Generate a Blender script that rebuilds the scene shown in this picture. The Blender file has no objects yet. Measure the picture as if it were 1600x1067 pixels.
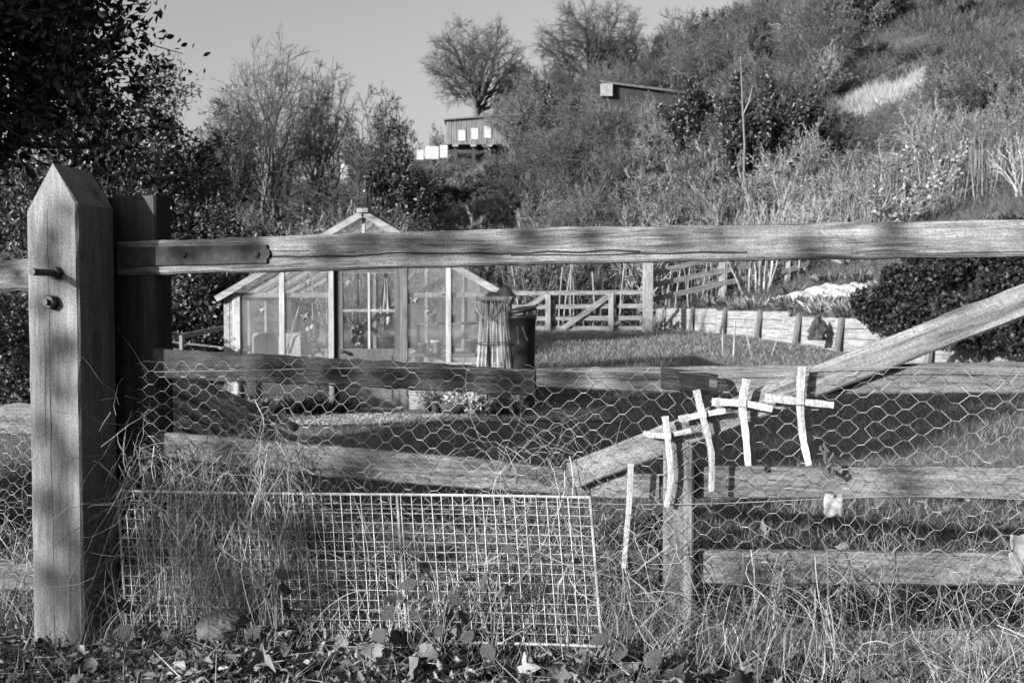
import bpy, math, random
import numpy as np
from mathutils import Vector, Matrix, Euler

R = math.radians
random.seed(11)
rng = np.random.default_rng(11)
scene = bpy.context.scene
COL = scene.collection

# ------------------------------------------------------------------ camera, sky, sun, exposure
CAM_Z = 1.0
PITCH = 0.0344
LENS = 35.0
cam_data = bpy.data.cameras.new('camera')
cam_data.lens = LENS
cam_data.sensor_width = 36.0
cam_data.clip_start = 0.05
cam_data.clip_end = 3000.0
cam_data.dof.use_dof = True
cam_data.dof.focus_distance = 2.7
cam_data.dof.aperture_fstop = 9.0
cam = bpy.data.objects.new('camera', cam_data)
cam.location = (0, 0, CAM_Z)
cam.rotation_euler = (math.pi / 2 - PITCH, 0, 0)
COL.objects.link(cam)
scene.camera = cam

SUN_ELEV = R(17.0)
SUN_AZ = R(50.0)            # to the left of straight behind the camera
sun_to = Vector((-math.sin(SUN_AZ) * math.cos(SUN_ELEV), -math.cos(SUN_AZ) * math.cos(SUN_ELEV), math.sin(SUN_ELEV)))

world = bpy.data.worlds.new('World')
scene.world = world
world.use_nodes = True
wn = world.node_tree
wn.nodes.clear()
sky = wn.nodes.new('ShaderNodeTexSky')
sky.sky_type = 'NISHITA'
sky.sun_disc = False
sky.sun_elevation = SUN_ELEV
sky.sun_rotation = math.pi + SUN_AZ
sky.air_density = 1.0
sky.dust_density = 4.0
sky.ozone_density = 1.0
bw = wn.nodes.new('ShaderNodeRGBToBW')           # the photograph is monochrome
bg = wn.nodes.new('ShaderNodeBackground')
bg.inputs['Strength'].default_value = 0.07
wo = wn.nodes.new('ShaderNodeOutputWorld')
wn.links.new(sky.outputs[0], bw.inputs[0])
wn.links.new(bw.outputs[0], bg.inputs['Color'])
wn.links.new(bg.outputs[0], wo.inputs['Surface'])

sun_data = bpy.data.lights.new('sun', 'SUN')
sun_data.energy = 5.0
sun_data.angle = R(0.6)
sun_data.color = (1, 1, 1)
sun = bpy.data.objects.new('sun', sun_data)
sun.rotation_euler = sun_to.to_track_quat('Z', 'Y').to_euler()
sun.location = (-20, -20, 20)
COL.objects.link(sun)

scene.view_settings.view_transform = 'Standard'
scene.view_settings.look = 'None'
scene.view_settings.exposure = 1.74
scene.view_settings.gamma = 1.0
scene.view_settings.use_curve_mapping = False
scene.render.engine = 'CYCLES'
scene.cycles.max_bounces = 6
scene.cycles.transparent_max_bounces = 16

# ------------------------------------------------------------------ measuring helpers (pixels of the photograph to metres)
FPX = 1600 * LENS / 36.0
def ray(px, py):
    u = (px - 800) / FPX
    v = (533.5 - py) / FPX
    return Vector((u, math.cos(PITCH) + v * math.sin(PITCH), -math.sin(PITCH) + v * math.cos(PITCH)))
def at(px, py, Y):
    d = ray(px, py)
    return Vector((0, 0, CAM_Z)) + d * (Y / d.y)
def xat(px, Y):
    return (px - 800) / FPX * Y
GATE_A = R(16.6)
GATE_O = Vector((0, 2.69, 0))
GT = Vector((math.cos(GATE_A), -math.sin(GATE_A), 0))
GN = Vector((-math.sin(GATE_A), -math.cos(GATE_A), 0))      # towards the camera
def gp(px, py, off=0.0):
    d = ray(px, py)
    o = Vector((0, 0, CAM_Z))
    t = (off - (o - GATE_O).dot(GN)) / d.dot(GN)
    p = o + d * t
    return ((p - GATE_O).dot(GT), p.z)
def gworld(s, off, z):
    return GATE_O + GT * s + GN * off + Vector((0, 0, z))

# ------------------------------------------------------------------ object helpers
def link(o, parent=None):
    COL.objects.link(o)
    if parent is not None:
        o.parent = parent
    return o
def tag(o, label, cat, group=None):
    o['label'] = label
    o['category'] = cat
    if group:
        o['group'] = group
    return o
def thing(name, label, cat, loc=(0, 0, 0), rz=0.0, group=None):
    o = bpy.data.objects.new(name, None)
    o.empty_display_size = 0.1
    o.location = loc
    o.rotation_euler = (0, 0, rz)
    link(o)
    return tag(o, label, cat, group)
def mesh_np(name, V, F, mat, smooth=False):
    V = np.asarray(V, dtype=np.float32).reshape(-1, 3)
    F = np.asarray(F, dtype=np.int32)
    me = bpy.data.meshes.new(name)
    k = F.shape[1]
    me.vertices.add(len(V)); me.vertices.foreach_set('co', V.ravel())
    me.loops.add(F.size); me.loops.foreach_set('vertex_index', F.ravel())
    me.polygons.add(len(F))
    me.polygons.foreach_set('loop_start', np.arange(0, F.size, k, dtype=np.int32))
    if smooth:
        me.polygons.foreach_set('use_smooth', np.ones(len(F), dtype=bool))
    me.update(calc_edges=True)
    me.materials.append(mat)
    return me
def mesh_py(name, V, F, mat, smooth=False):
    me = bpy.data.meshes.new(name)
    me.from_pydata([tuple(v) for v in V], [], F)
    if smooth:
        for p in me.polygons: p.use_smooth = True
    me.update()
    me.materials.append(mat)
    return me
def obj(name, me, parent=None, loc=None, rot=None):
    o = bpy.data.objects.new(name, me)
    if loc is not None: o.location = loc
    if rot is not None: o.rotation_euler = rot
    return link(o, parent)
class Geo:
    """collects small solids into one mesh"""
    def __init__(self): self.V = []; self.F = []
    def add(self, V, F):
        n = len(self.V)
        self.V += [Vector(v) for v in V]
        self.F += [tuple(i + n for i in f) for f in F]
        return self
    def box(self, a, b, bev=0.0):
        x0, y0, z0 = [min(p, q) for p, q in zip(a, b)]
        x1, y1, z1 = [max(p, q) for p, q in zip(a, b)]
        if bev <= 0:
            V = [(x0,y0,z0),(x1,y0,z0),(x1,y1,z0),(x0,y1,z0),(x0,y0,z1),(x1,y0,z1),(x1,y1,z1),(x0,y1,z1)]
            F = [(0,3,2,1),(4,5,6,7),(0,1,5,4),(1,2,6,5),(2,3,7,6),(3,0,4,7)]
            return self.add(V, F)
        ax = max(range(3), key=lambda i: (x1-x0, y1-y0, z1-z0)[i])
        lo = [x0, y0, z0]; hi = [x1, y1, z1]
        i, j = [(1, 2), (2, 0), (0, 1)][ax]
        b = bev
        prof = [(lo[i]+b, lo[j]), (hi[i]-b, lo[j]), (hi[i], lo[j]+b), (hi[i], hi[j]-b), (hi[i]-b, hi[j]), (lo[i]+b, hi[j]), (lo[i], hi[j]-b), (lo[i], lo[j]+b)]
        V = []
        for e in (lo[ax], hi[ax]):
            for p, q in prof:
                v = [0, 0, 0]; v[ax] = e; v[i] = p; v[j] = q; V.append(v)
        F = [tuple(range(7, -1, -1)), tuple(range(8, 16))]
        for k in range(8):
            F.append((k, (k+1) % 8, 8 + (k+1) % 8, 8 + k))
        return self.add(V, F)
    def bar(self, p0, p1, w, h, up=(0, 0, 1)):
        p0 = Vector(p0); p1 = Vector(p1); d = (p1 - p0).normalized(); up = Vector(up)
        s = d.cross(up)
        if s.length < 1e-4: s = d.cross(Vector((1, 0, 0)))
        s.normalize(); n = s.cross(d).normalized()
        V = []
        for p in (p0, p1):
            for a, b in ((-1,-1),(1,-1),(1,1),(-1,1)):
                V.append(p + s * (a * w / 2) + n * (b * h / 2))
        return self.add(V, [(3,2,1,0),(4,5,6,7),(0,1,5,4),(1,2,6,5),(2,3,7,6),(3,0,4,7)])
    def tube(self, pts, r, n=6, cap=True):
        pts = [Vector(p) for p in pts]
        rs = r if isinstance(r, (list, tuple)) else [r] * len(pts)
        V = []; F = []
        prev = None
        for i, p in enumerate(pts):
            d = (pts[min(i+1, len(pts)-1)] - pts[max(i-1, 0)]).normalized()
            if prev is None:
                a = d.cross(Vector((0, 0, 1)))
                if a.length < 1e-3: a = d.cross(Vector((1, 0, 0)))
            else:
                a = prev - d * prev.dot(d)
            a.normalize(); prev = a; b = d.cross(a)
            for k in range(n):
                t = 2 * math.pi * k / n
                V.append(p + a * (math.cos(t) * rs[i]) + b * (math.sin(t) * rs[i]))
        for i in range(len(pts) - 1):
            for k in range(n):
                F.append((i*n+k, i*n+(k+1) % n, (i+1)*n+(k+1) % n, (i+1)*n+k))
        if cap:
            F.append(tuple(range(n-1, -1, -1))); F.append(tuple(range((len(pts)-1)*n, len(pts)*n)))
        return self.add(V, F)
    def lathe(self, prof, n=16, c=(0, 0, 0)):
        V = []; F = []; c = Vector(c)
        for r, z in prof:
            for k in range(n):
                t = 2 * math.pi * k / n
                V.append(c + Vector((r * math.cos(t), r * math.sin(t), z)))
        for i in range(len(prof) - 1):
            for k in range(n):
                F.append((i*n+k, i*n+(k+1) % n, (i+1)*n+(k+1) % n, (i+1)*n+k))
        F.append(tuple(range(n-1, -1, -1))); F.append(tuple(range((len(prof)-1)*n, len(prof)*n)))
        return self.add(V, F)
    def build(self, name, mat, parent=None, smooth=False, loc=None, rot=None):
        return obj(name, mesh_py(name, self.V, self.F, mat, smooth), parent, loc, rot)

def frames(D):
    D = D / np.maximum(np.linalg.norm(D, axis=1, keepdims=True), 1e-9)
    ref = np.where(np.abs(D[:, 2:3]) > 0.9, np.array([[1.0, 0, 0]]), np.array([[0, 0, 1.0]]))
    A = np.cross(D, ref); A /= np.maximum(np.linalg.norm(A, axis=1, keepdims=True), 1e-9)
    return D, A, np.cross(D, A)
def tubes_np(P0, P1, R0, R1, n=3):
    P0 = np.asarray(P0, float); P1 = np.asarray(P1, float)
    R0 = np.asarray(R0, float); R1 = np.asarray(R1, float)
    D, A, B = frames(P1 - P0)
    t = np.arange(n) * 2 * np.pi / n
    C = A[:, None, :] * np.cos(t)[None, :, None] + B[:, None, :] * np.sin(t)[None, :, None]
    V = np.concatenate([P0[:, None, :] + C * R0[:, None, None], P1[:, None, :] + C * R1[:, None, None]], axis=1)
    m = len(P0)
    q = np.array([[k, (k+1) % n, n + (k+1) % n, n + k] for k in range(n)])
    F = (np.arange(m)[:, None, None] * 2 * n + q[None]).reshape(-1, 4)
    return V.reshape(-1, 3), F
def blades_np(base, dirs, L, W, bend, segs=2):
    """tapering curved ribbons: base (m,3), dirs (m,3) unit, bend (m,3) offset added at the tip"""
    m = len(base)
    ang = rng.uniform(0, 2 * np.pi, m)
    S = np.stack([np.cos(ang), np.sin(ang), np.zeros(m)], 1)
    V = np.empty((m, (segs + 1) * 2, 3))
    for i in range(segs + 1):
        t = i / segs
        p = base + dirs * (L * t)[:, None] + bend * (t * t)
        w = W * (1 - 0.88 * t) * 0.5
        V[:, 2*i] = p - S * w[:, None]
        V[:, 2*i+1] = p + S * w[:, None]
    q = np.array([[2*i, 2*i+1, 2*i+3, 2*i+2] for i in range(segs)])
    F = (np.arange(m)[:, None, None] * (segs + 1) * 2 + q[None]).reshape(-1, 4)
    return V.reshape(-1, 3), F
def leaves_np(pos, dirs, L, W, fold=0.25):
    """folded pointed leaves of two triangles each side (6 vertices)"""
    m = len(pos)
    D, A, B = frames(dirs)
    a = rng.uniform(0, 2 * np.pi, m)[:, None]
    S = A * np.cos(a) + B * np.sin(a)
    N = np.cross(S, D)
    L = L[:, None]; W = W[:, None]
    V = np.stack([pos,
                  pos + D * L * 0.38 + S * W * 0.5 + N * W * fold,
                  pos + D * L * 0.72 + S * W * 0.36 + N * W * fold * 0.7,
                  pos + D * L,
                  pos + D * L * 0.72 - S * W * 0.36 + N * W * fold * 0.7,
                  pos + D * L * 0.38 - S * W * 0.5 + N * W * fold], axis=1)
    q = np.array([[0, 1, 2, 3], [0, 3, 4, 5]])
    F = (np.arange(m)[:, None, None] * 6 + q[None]).reshape(-1, 4)
    return V.reshape(-1, 3), F
def unit(a):
    return a / np.maximum(np.linalg.norm(a, axis=-1, keepdims=True), 1e-9)
def join_np(*parts):
    Vs, Fs, n = [], [], 0
    for V, F in parts:
        Vs.append(V); Fs.append(F + n); n += len(V)
    return np.concatenate(Vs), np.concatenate(Fs)
def shell(V, F, V2):
    """close a sheet V with its offset copy V2 into one solid"""
    n = len(V); cnt = {}
    for f in F:
        for i in range(len(f)):
            e = (f[i], f[(i+1) % len(f)]); cnt[e] = 1
    rim = [e for e in cnt if (e[1], e[0]) not in cnt]
    return list(V) + list(V2), list(F) + [tuple(n + q for q in reversed(f)) for f in F] + [(b, a, n + a, n + b) for a, b in rim]
def sstep(a, b, x):
    t = np.clip((x - a) / (b - a), 0, 1)
    return t * t * (3 - 2 * t)

# ------------------------------------------------------------------ materials (all greys: the photograph is monochrome)
def newmat(name):
    m = bpy.data.materials.new(name); m.use_nodes = True
    nt = m.node_tree
    return m, nt, nt.nodes['Principled BSDF']
def N(nt, t, **kw):
    n = nt.nodes.new(t)
    for k, v in kw.items():
        if k in n.inputs: n.inputs[k].default_value = v
        else: setattr(n, k, v)
    return n
def ramp(nt, fac, stops):
    r = nt.nodes.new('ShaderNodeValToRGB')
    els = r.color_ramp.elements
    while len(els) < len(stops): els.new(0.5)
    for e, (p, c) in zip(els, stops):
        e.position = p; e.color = (c, c, c, 1)
    nt.links.new(fac, r.inputs[0])
    return r.outputs[0]
def mathn(nt, op, a, b=None, c=None, clamp=False):
    n = nt.nodes.new('ShaderNodeMath'); n.operation = op; n.use_clamp = clamp
    for i, v in enumerate((a, b, c)):
        if v is None: continue
        if isinstance(v, (int, float)): n.inputs[i].default_value = v
        else: nt.links.new(v, n.inputs[i])
    return n.outputs[0]
def bump(nt, bsdf, h, strength, dist=0.01):
    b = N(nt, 'ShaderNodeBump', Strength=strength, Distance=dist)
    nt.links.new(h, b.inputs['Height']); nt.links.new(b.outputs[0], bsdf.inputs['Normal'])
def coords(nt, scale=(1, 1, 1), rand=True):
    tc = nt.nodes.new('ShaderNodeTexCoord')
    mp = nt.nodes.new('ShaderNodeMapping'); mp.inputs['Scale'].default_value = scale
    src = tc.outputs['Object']
    if rand:
        oi = nt.nodes.new('ShaderNodeObjectInfo')
        ad = nt.nodes.new('ShaderNodeVectorMath'); ad.operation = 'MULTIPLY_ADD'
        cb = nt.nodes.new('ShaderNodeCombineXYZ')
        m7 = mathn(nt, 'MULTIPLY', oi.outputs['Random'], 7.3)
        for i in range(3): nt.links.new(m7, cb.inputs[i])
        nt.links.new(src, ad.inputs[0]); ad.inputs[1].default_value = (1, 1, 1); nt.links.new(cb.outputs[0], ad.inputs[2])
        src = ad.outputs[0]
    nt.links.new(src, mp.inputs['Vector'])
    return mp.outputs[0], tc
def wood(name, dark, light, axis=0, rough=0.8, crack=None, fine=90.0, knots=True, bumpd=0.004, spot=0.0):
    dark *= 0.52; light *= 0.60
    m, nt, b = newmat(name)
    b.inputs['Roughness'].default_value = rough
    b.inputs['Specular IOR Level'].default_value = 0.2
    sc = [11.0, 11.0, 11.0]; sc[axis] = 1.5
    v, tc = coords(nt, sc)
    n1 = N(nt, 'ShaderNodeTexNoise', Scale=1.6, Detail=7.0, Roughness=0.62, Distortion=0.9); nt.links.new(v, n1.inputs['Vector'])
    sc2 = [fine, fine, fine]; sc2[axis] = fine / 16
    v2, _ = coords(nt, sc2)
    n2 = N(nt, 'ShaderNodeTexNoise', Scale=1.0, Detail=5.0, Roughness=0.65, Distortion=0.5); nt.links.new(v2, n2.inputs['Vector'])
    v3, _ = coords(nt, (2.6, 2.6, 2.6))
    n3 = N(nt, 'ShaderNodeTexNoise', Scale=1.0, Detail=6.0, Roughness=0.6); nt.links.new(v3, n3.inputs['Vector'])
    mixv = mathn(nt, 'ADD', mathn(nt, 'MULTIPLY', n1.outputs['Fac'], 0.38), mathn(nt, 'ADD', mathn(nt, 'MULTIPLY', n2.outputs['Fac'], 0.55), mathn(nt, 'MULTIPLY', n3.outputs['Fac'], 0.17)))
    col = ramp(nt, mixv, [(0.44, dark), (0.54, (dark + light) * 0.45), (0.68, light)])
    vq, _ = coords(nt, (170, 170, 170))                     # pits, lichen specks and grime
    nq = N(nt, 'ShaderNodeTexNoise', Scale=1.0, Detail=4.0, Roughness=0.7); nt.links.new(vq, nq.inputs['Vector'])
    col = mathn(nt, 'MULTIPLY', col, ramp(nt, nq.outputs['Fac'], [(0.34, 0.55), (0.5, 1.0), (0.66, 1.22)]))
    hgt = mathn(nt, 'ADD', n2.outputs['Fac'], mathn(nt, 'MULTIPLY', n1.outputs['Fac'], 0.6))
    if knots:
        sck = [7.0, 7.0, 7.0]; sck[axis] = 3.0
        vk, _ = coords(nt, sck)
        vo = N(nt, 'ShaderNodeTexVoronoi', Scale=1.0, Randomness=1.0); nt.links.new(vk, vo.inputs['Vector'])
        k = ramp(nt, vo.outputs['Distance'], [(0.05, 0.35), (0.11, 0.8), (0.13, 0.62), (0.2, 1.0)])
        col = mathn(nt, 'MULTIPLY', col, k)
    if spot > 0:                                            # dirt and algae blotches
        vs, _ = coords(nt, (9, 9, 9))
        ns = N(nt, 'ShaderNodeTexNoise', Scale=1.0, Detail=8.0, Roughness=0.7); nt.links.new(vs, ns.inputs['Vector'])
        col = mathn(nt, 'MULTIPLY', col, ramp(nt, ns.outputs['Fac'], [(0.35, 1 - spot), (0.6, 1.0)]))
    if crack:                                               # drying cracks along the grain: (cross axis, centre, wander, half width)
        sp = nt.nodes.new('ShaderNodeSeparateXYZ'); nt.links.new(tc.outputs['Object'], sp.inputs[0])
        for ca, c0, wander, hw, a0, a1 in crack:
            nw = N(nt, 'ShaderNodeTexNoise', Scale=1.0, Detail=4.0); nw.noise_dimensions = '1D'
            nt.links.new(mathn(nt, 'MULTIPLY_ADD', sp.outputs[axis], 3.1, c0 * 91), nw.inputs['W'])
            off = mathn(nt, 'MULTIPLY_ADD', nw.outputs['Fac'], wander, c0 - wander / 2)
            d = mathn(nt, 'ABSOLUTE', mathn(nt, 'SUBTRACT', sp.outputs[ca], off))
            along = mathn(nt, 'MULTIPLY', mathn(nt, 'GREATER_THAN', sp.outputs[axis], a0), mathn(nt, 'LESS_THAN', sp.outputs[axis], a1))
            msk = mathn(nt, 'MULTIPLY', mathn(nt, 'LESS_THAN', d, mathn(nt, 'MULTIPLY', n3.outputs['Fac'], hw * 2)), along)
            col = mathn(nt, 'MULTIPLY', col, mathn(nt, 'SUBTRACT', 1.0, mathn(nt, 'MULTIPLY', msk, 0.9)))
            hgt = mathn(nt, 'SUBTRACT', hgt, mathn(nt, 'MULTIPLY', msk, 1.5))
    nt.links.new(col, b.inputs['Base Color'])
    bump(nt, b, hgt, 0.6, bumpd)
    return m
def plain(name, c, rough=0.8, var=0.3, scale=12.0, bumpd=0.0, spec=0.25, metal=0.0, bscale=None):
    c *= 0.56
    m, nt, b = newmat(name)
    b.inputs['Roughness'].default_value = rough
    b.inputs['Specular IOR Level'].default_value = spec
    b.inputs['Metallic'].default_value = metal
    v, _ = coords(nt, (scale, scale, scale))
    n = N(nt, 'ShaderNodeTexNoise', Scale=1.0, Detail=7.0, Roughness=0.6); nt.links.new(v, n.inputs['Vector'])
    nt.links.new(ramp(nt, n.outputs['Fac'], [(0.3, c * (1 - var)), (0.7, c * (1 + var))]), b.inputs['Base Color'])
    if bumpd > 0:
        h = n.outputs['Fac']
        if bscale:
            v2, _ = coords(nt, (bscale,) * 3)
            n2 = N(nt, 'ShaderNodeTexNoise', Scale=1.0, Detail=6.0); nt.links.new(v2, n2.inputs['Vector']); h = n2.outputs['Fac']
        bump(nt, b, h, 0.7, bumpd)
    return m
def foliage(name, lo, hi, rough=0.5, spec=0.3, trans=0.25, objvar=0.0):
    """each leaf, twig or blade (mesh island) gets its own tone"""
    lo *= 0.5; hi *= 0.58
    m, nt, b = newmat(name)
    b.inputs['Roughness'].default_value = rough
    b.inputs['Specular IOR Level'].default_value = spec
    g = nt.nodes.new('ShaderNodeNewGeometry')
    f = g.outputs['Random Per Island']
    col = ramp(nt, f, [(0.0, lo), (0.6, (lo + hi) * 0.45), (1.0, hi)])
    if objvar > 0:
        oi = nt.nodes.new('ShaderNodeObjectInfo')
        col = mathn(nt, 'MULTIPLY', col, mathn(nt, 'MULTIPLY_ADD', oi.outputs['Random'], 2 * objvar, 1 - objvar))
    nt.links.new(col, b.inputs['Base Color'])
    if trans > 0:
        t = nt.nodes.new('ShaderNodeBsdfTranslucent'); nt.links.new(col, t.inputs['Color'])
        mx = N(nt, 'ShaderNodeMixShader'); mx.inputs[0].default_value = trans
        out = nt.nodes['Material Output']
        nt.links.new(b.outputs[0], mx.inputs[1]); nt.links.new(t.outputs[0], mx.inputs[2]); nt.links.new(mx.outputs[0], out.inputs['Surface'])
    return m
def glass(name, dirt, dirtcol=0.6, refl=0.06):
    """old window glass: clear, a little reflecting, with a film of dust and algae"""
    m, nt, b = newmat(name)
    nt.nodes.remove(b)
    out = nt.nodes['Material Output']
    tr = N(nt, 'ShaderNodeBsdfTransparent'); tr.inputs[0].default_value = (0.93, 0.93, 0.93, 1)
    gl = N(nt, 'ShaderNodeBsdfGlossy'); gl.inputs['Roughness'].default_value = 0.04
    df = N(nt, 'ShaderNodeBsdfDiffuse'); df.inputs[0].default_value = (dirtcol,) * 3 + (1,)
    tl = N(nt, 'ShaderNodeBsdfTranslucent'); tl.inputs[0].default_value = (dirtcol,) * 3 + (1,)
    lw = N(nt, 'ShaderNodeLayerWeight', Blend=0.5)
    fr = mathn(nt, 'MULTIPLY_ADD', mathn(nt, 'POWER', lw.outputs['Facing'], 5.0), 0.9, refl * 0.6)
    v, _ = coords(nt, (3.0, 3.0, 1.6))
    n = N(nt, 'ShaderNodeTexNoise', Scale=1.3, Detail=8.0, Roughness=0.62, Distortion=0.6); nt.links.new(v, n.inputs['Vector'])
    d = ramp(nt, n.outputs['Fac'], [(0.3, dirt * 0.45), (0.75, dirt * 1.5)])
    mdt = N(nt, 'ShaderNodeMixShader'); mdt.inputs[0].default_value = 0.35
    nt.links.new(df.outputs[0], mdt.inputs[1]); nt.links.new(tl.outputs[0], mdt.inputs[2])
    m1 = nt.nodes.new('ShaderNodeMixShader'); nt.links.new(d, m1.inputs[0]); nt.links.new(tr.outputs[0], m1.inputs[1]); nt.links.new(mdt.outputs[0], m1.inputs[2])
    m2 = nt.nodes.new('ShaderNodeMixShader'); nt.links.new(fr, m2.inputs[0]); nt.links.new(m1.outputs[0], m2.inputs[1]); nt.links.new(gl.outputs[0], m2.inputs[2])
    nt.links.new(m2.outputs[0], out.inputs['Surface'])
    return m

M = {}
M['post'] = wood('oak_post_wood', 0.17, 0.30, axis=2, fine=120, knots=True, bumpd=0.002, crack=[(0, 0.072, 0.012, 0.0009, -0.2, 1.28), (0, 0.055, 0.01, 0.0007, 0.6, 0.93)], spot=0.15)
M['toprail'] = wood('gate_rail_wood', 0.06, 0.36, axis=0, fine=110, bumpd=0.005, spot=0.45,
                    crack=[(2, 1.146, 0.03, 0.0026, -0.80, 0.35), (2, 1.138, 0.016, 0.0018, 0.0, 0.62), (2, 1.16, 0.01, 0.0012, -0.95, -0.6), (2, 1.128, 0.006, 0.001, 0.9, 1.4)])
M['rail'] = wood('weathered_board_wood', 0.06, 0.22, axis=0, fine=100, bumpd=0.003, spot=0.35)
M['railmoss_shade'] = wood('mossy_shaded_board_wood', 0.02, 0.1, axis=0, fine=80, bumpd=0.008, spot=0.6)  # moss on the second rail; on the lower rail its dark colour paints shade
M['brace'] = wood('gate_brace_wood', 0.05, 0.28, axis=0, fine=55, knots=False, bumpd=0.006, spot=0.3)
M['stile'] = wood('shaded_stile_wood', 0.022, 0.07, axis=2, fine=100, bumpd=0.003, spot=0.3)  # darkened: the post's shade on the stile is put into this colour
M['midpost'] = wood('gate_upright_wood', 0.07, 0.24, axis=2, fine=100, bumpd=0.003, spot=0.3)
M['paint'] = wood('worn_white_paint', 0.16, 0.42, axis=2, fine=60, knots=False, bumpd=0.002, spot=0.3)
M['whitepaint'] = wood('white_glazing_paint', 0.3, 0.55, axis=2, fine=60, knots=False, bumpd=0.002, spot=0.2)
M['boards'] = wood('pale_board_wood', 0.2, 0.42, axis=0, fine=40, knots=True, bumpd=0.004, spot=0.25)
M['fencewood'] = wood('pale_fence_wood', 0.13, 0.33, axis=0, fine=40, knots=False, bumpd=0.004, spot=0.3)
M['batten'] = wood('grey_batten_wood', 0.09, 0.22, axis=2, fine=40, knots=False, bumpd=0.003, spot=0.3)
M['doorpaint'] = wood('grey_door_paint', 0.09, 0.15, axis=2, fine=60, knots=False, bumpd=0.001, spot=0.2)
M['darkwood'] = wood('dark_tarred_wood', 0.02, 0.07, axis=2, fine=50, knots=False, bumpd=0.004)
M['iron'] = plain('rusty_iron', 0.045, rough=0.6, var=0.4, scale=60, bumpd=0.001, spec=0.4)
M['strap'] = plain('painted_iron_strap', 0.06, rough=0.9, var=0.45, scale=45, bumpd=0.002, spec=0.05)
M['galv'] = foliage('galvanised_wire', 0.10, 0.42, rough=0.5, spec=0.5, trans=0.0)
M['galvdull'] = plain('dull_steel_mesh', 0.25, rough=0.5, var=0.6, scale=25, spec=0.5)
M['palm'] = wood('dried_palm_leaf', 0.3, 0.56, axis=2, fine=200, knots=False, bumpd=0.001, spot=0.3)
M['plasticblack'] = plain('black_plastic', 0.02, rough=0.45, var=0.2, spec=0.5)
M['barrel'] = plain('dark_barrel_plastic', 0.045, rough=0.4, var=0.15, scale=5, spec=0.5)
M['cane'] = wood('bamboo_cane', 0.2, 0.46, axis=2, fine=70, knots=False, bumpd=0.001)
M['pole'] = wood('grey_bark_pole', 0.06, 0.30, axis=0, fine=60, knots=True, bumpd=0.004)
M['stone'] = plain('rough_stone', 0.14, rough=0.9, var=0.45, scale=9, bumpd=0.02)
M['paper'] = plain('white_paper', 0.42, rough=0.9, var=0.1, scale=20)
M['cloth'] = plain('white_cloth', 0.5, rough=0.95, var=0.08, scale=20)
M['fleece'] = plain('white_fleece', 0.45, rough=0.9, var=0.1, scale=5, bumpd=0.02)
M['straw'] = plain('straw', 0.42, rough=0.9, var=0.5, scale=70, bumpd=0.01)
M['pot'] = plain('plant_pot', 0.12, rough=0.7, var=0.25, scale=9)
M['paleplaster'] = plain('pale_panel', 0.4, rough=0.85, var=0.12, scale=4)
M['shedwall'] = wood('shed_boards', 0.13, 0.24, axis=2, fine=14, knots=False, bumpd=0.01)
M['roof'] = plain('roof_felt', 0.14, rough=0.9, var=0.3, scale=3, bumpd=0.01)
M['glass'] = glass('dusty_glass', 0.075, 0.5)
M['glassclean'] = glass('clear_old_glass', 0.012)
M['glassroof'] = glass('roof_glass', 0.06, 0.5)
M['bark'] = wood('tree_bark', 0.05, 0.16, axis=2, fine=20, knots=False, bumpd=0.02)
M['twig'] = foliage('bare_twigs', 0.035, 0.11, rough=0.9, trans=0.0, objvar=0.2)
M['twigpale'] = foliage('pale_bare_twigs', 0.10, 0.34, rough=0.9, trans=0.0, objvar=0.3)
M['twigmid'] = foliage('grey_bare_twigs', 0.05, 0.20, rough=0.9, trans=0.0, objvar=0.35)
M['twigwhite'] = foliage('bleached_twigs', 0.2, 0.45, rough=0.9, trans=0.0)
M['holly'] = foliage('holly_leaf', 0.012, 0.05, rough=0.35, spec=0.45, trans=0.08)
M['ever'] = foliage('evergreen_leaf', 0.016, 0.08, rough=0.45, spec=0.4, trans=0.15)
M['ivy'] = foliage('ivy_leaf', 0.01, 0.045, rough=0.5, spec=0.2, trans=0.08)
M['leafmid'] = foliage('mid_leaf', 0.05, 0.24, rough=0.55, trans=0.25, objvar=0.3)
M['leafpale'] = foliage('pale_leaf', 0.12, 0.45, rough=0.6, trans=0.25, objvar=0.2)
M['petal'] = foliage('white_petal', 0.45, 0.85, rough=0.7, trans=0.3)
M['lawn'] = foliage('lawn_blade', 0.08, 0.34, rough=0.6, trans=0.3)
M['dry'] = foliage('dry_grass_blade', 0.07, 0.52, rough=0.65, trans=0.25)
M['roughgrass'] = foliage('hill_grass_blade', 0.03, 0.14, rough=0.8, trans=0.2)
M['strawgrass'] = foliage('straw_grass_blade', 0.25, 0.62, rough=0.8, trans=0.2)
M['stalk'] = foliage('dry_stalk', 0.10, 0.36, rough=0.8, trans=0.1)
M['deadleaf'] = foliage('dead_leaf', 0.035, 0.34, rough=0.7, trans=0.15)
def leafmat():
    m, nt, b = newmat('fallen_leaf')
    b.inputs['Roughness'].default_value = 0.55
    oi = nt.nodes.new('ShaderNodeObjectInfo')
    v, _ = coords(nt, (30, 30, 30))
    n = N(nt, 'ShaderNodeTexNoise', Scale=1.0, Detail=5.0); nt.links.new(v, n.inputs['Vector'])
    c = ramp(nt, oi.outputs['Random'], [(0.0, 0.03), (0.5, 0.05), (0.8, 0.09), (1.0, 0.15)])
    nt.links.new(mathn(nt, 'MULTIPLY', c, mathn(nt, 'MULTIPLY_ADD', n.outputs['Fac'], 1.0, 0.5)), b.inputs['Base Color'])
    bump(nt, b, n.outputs['Fac'], 0.5, 0.003)
    return m
M['fallen'] = leafmat()

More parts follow.
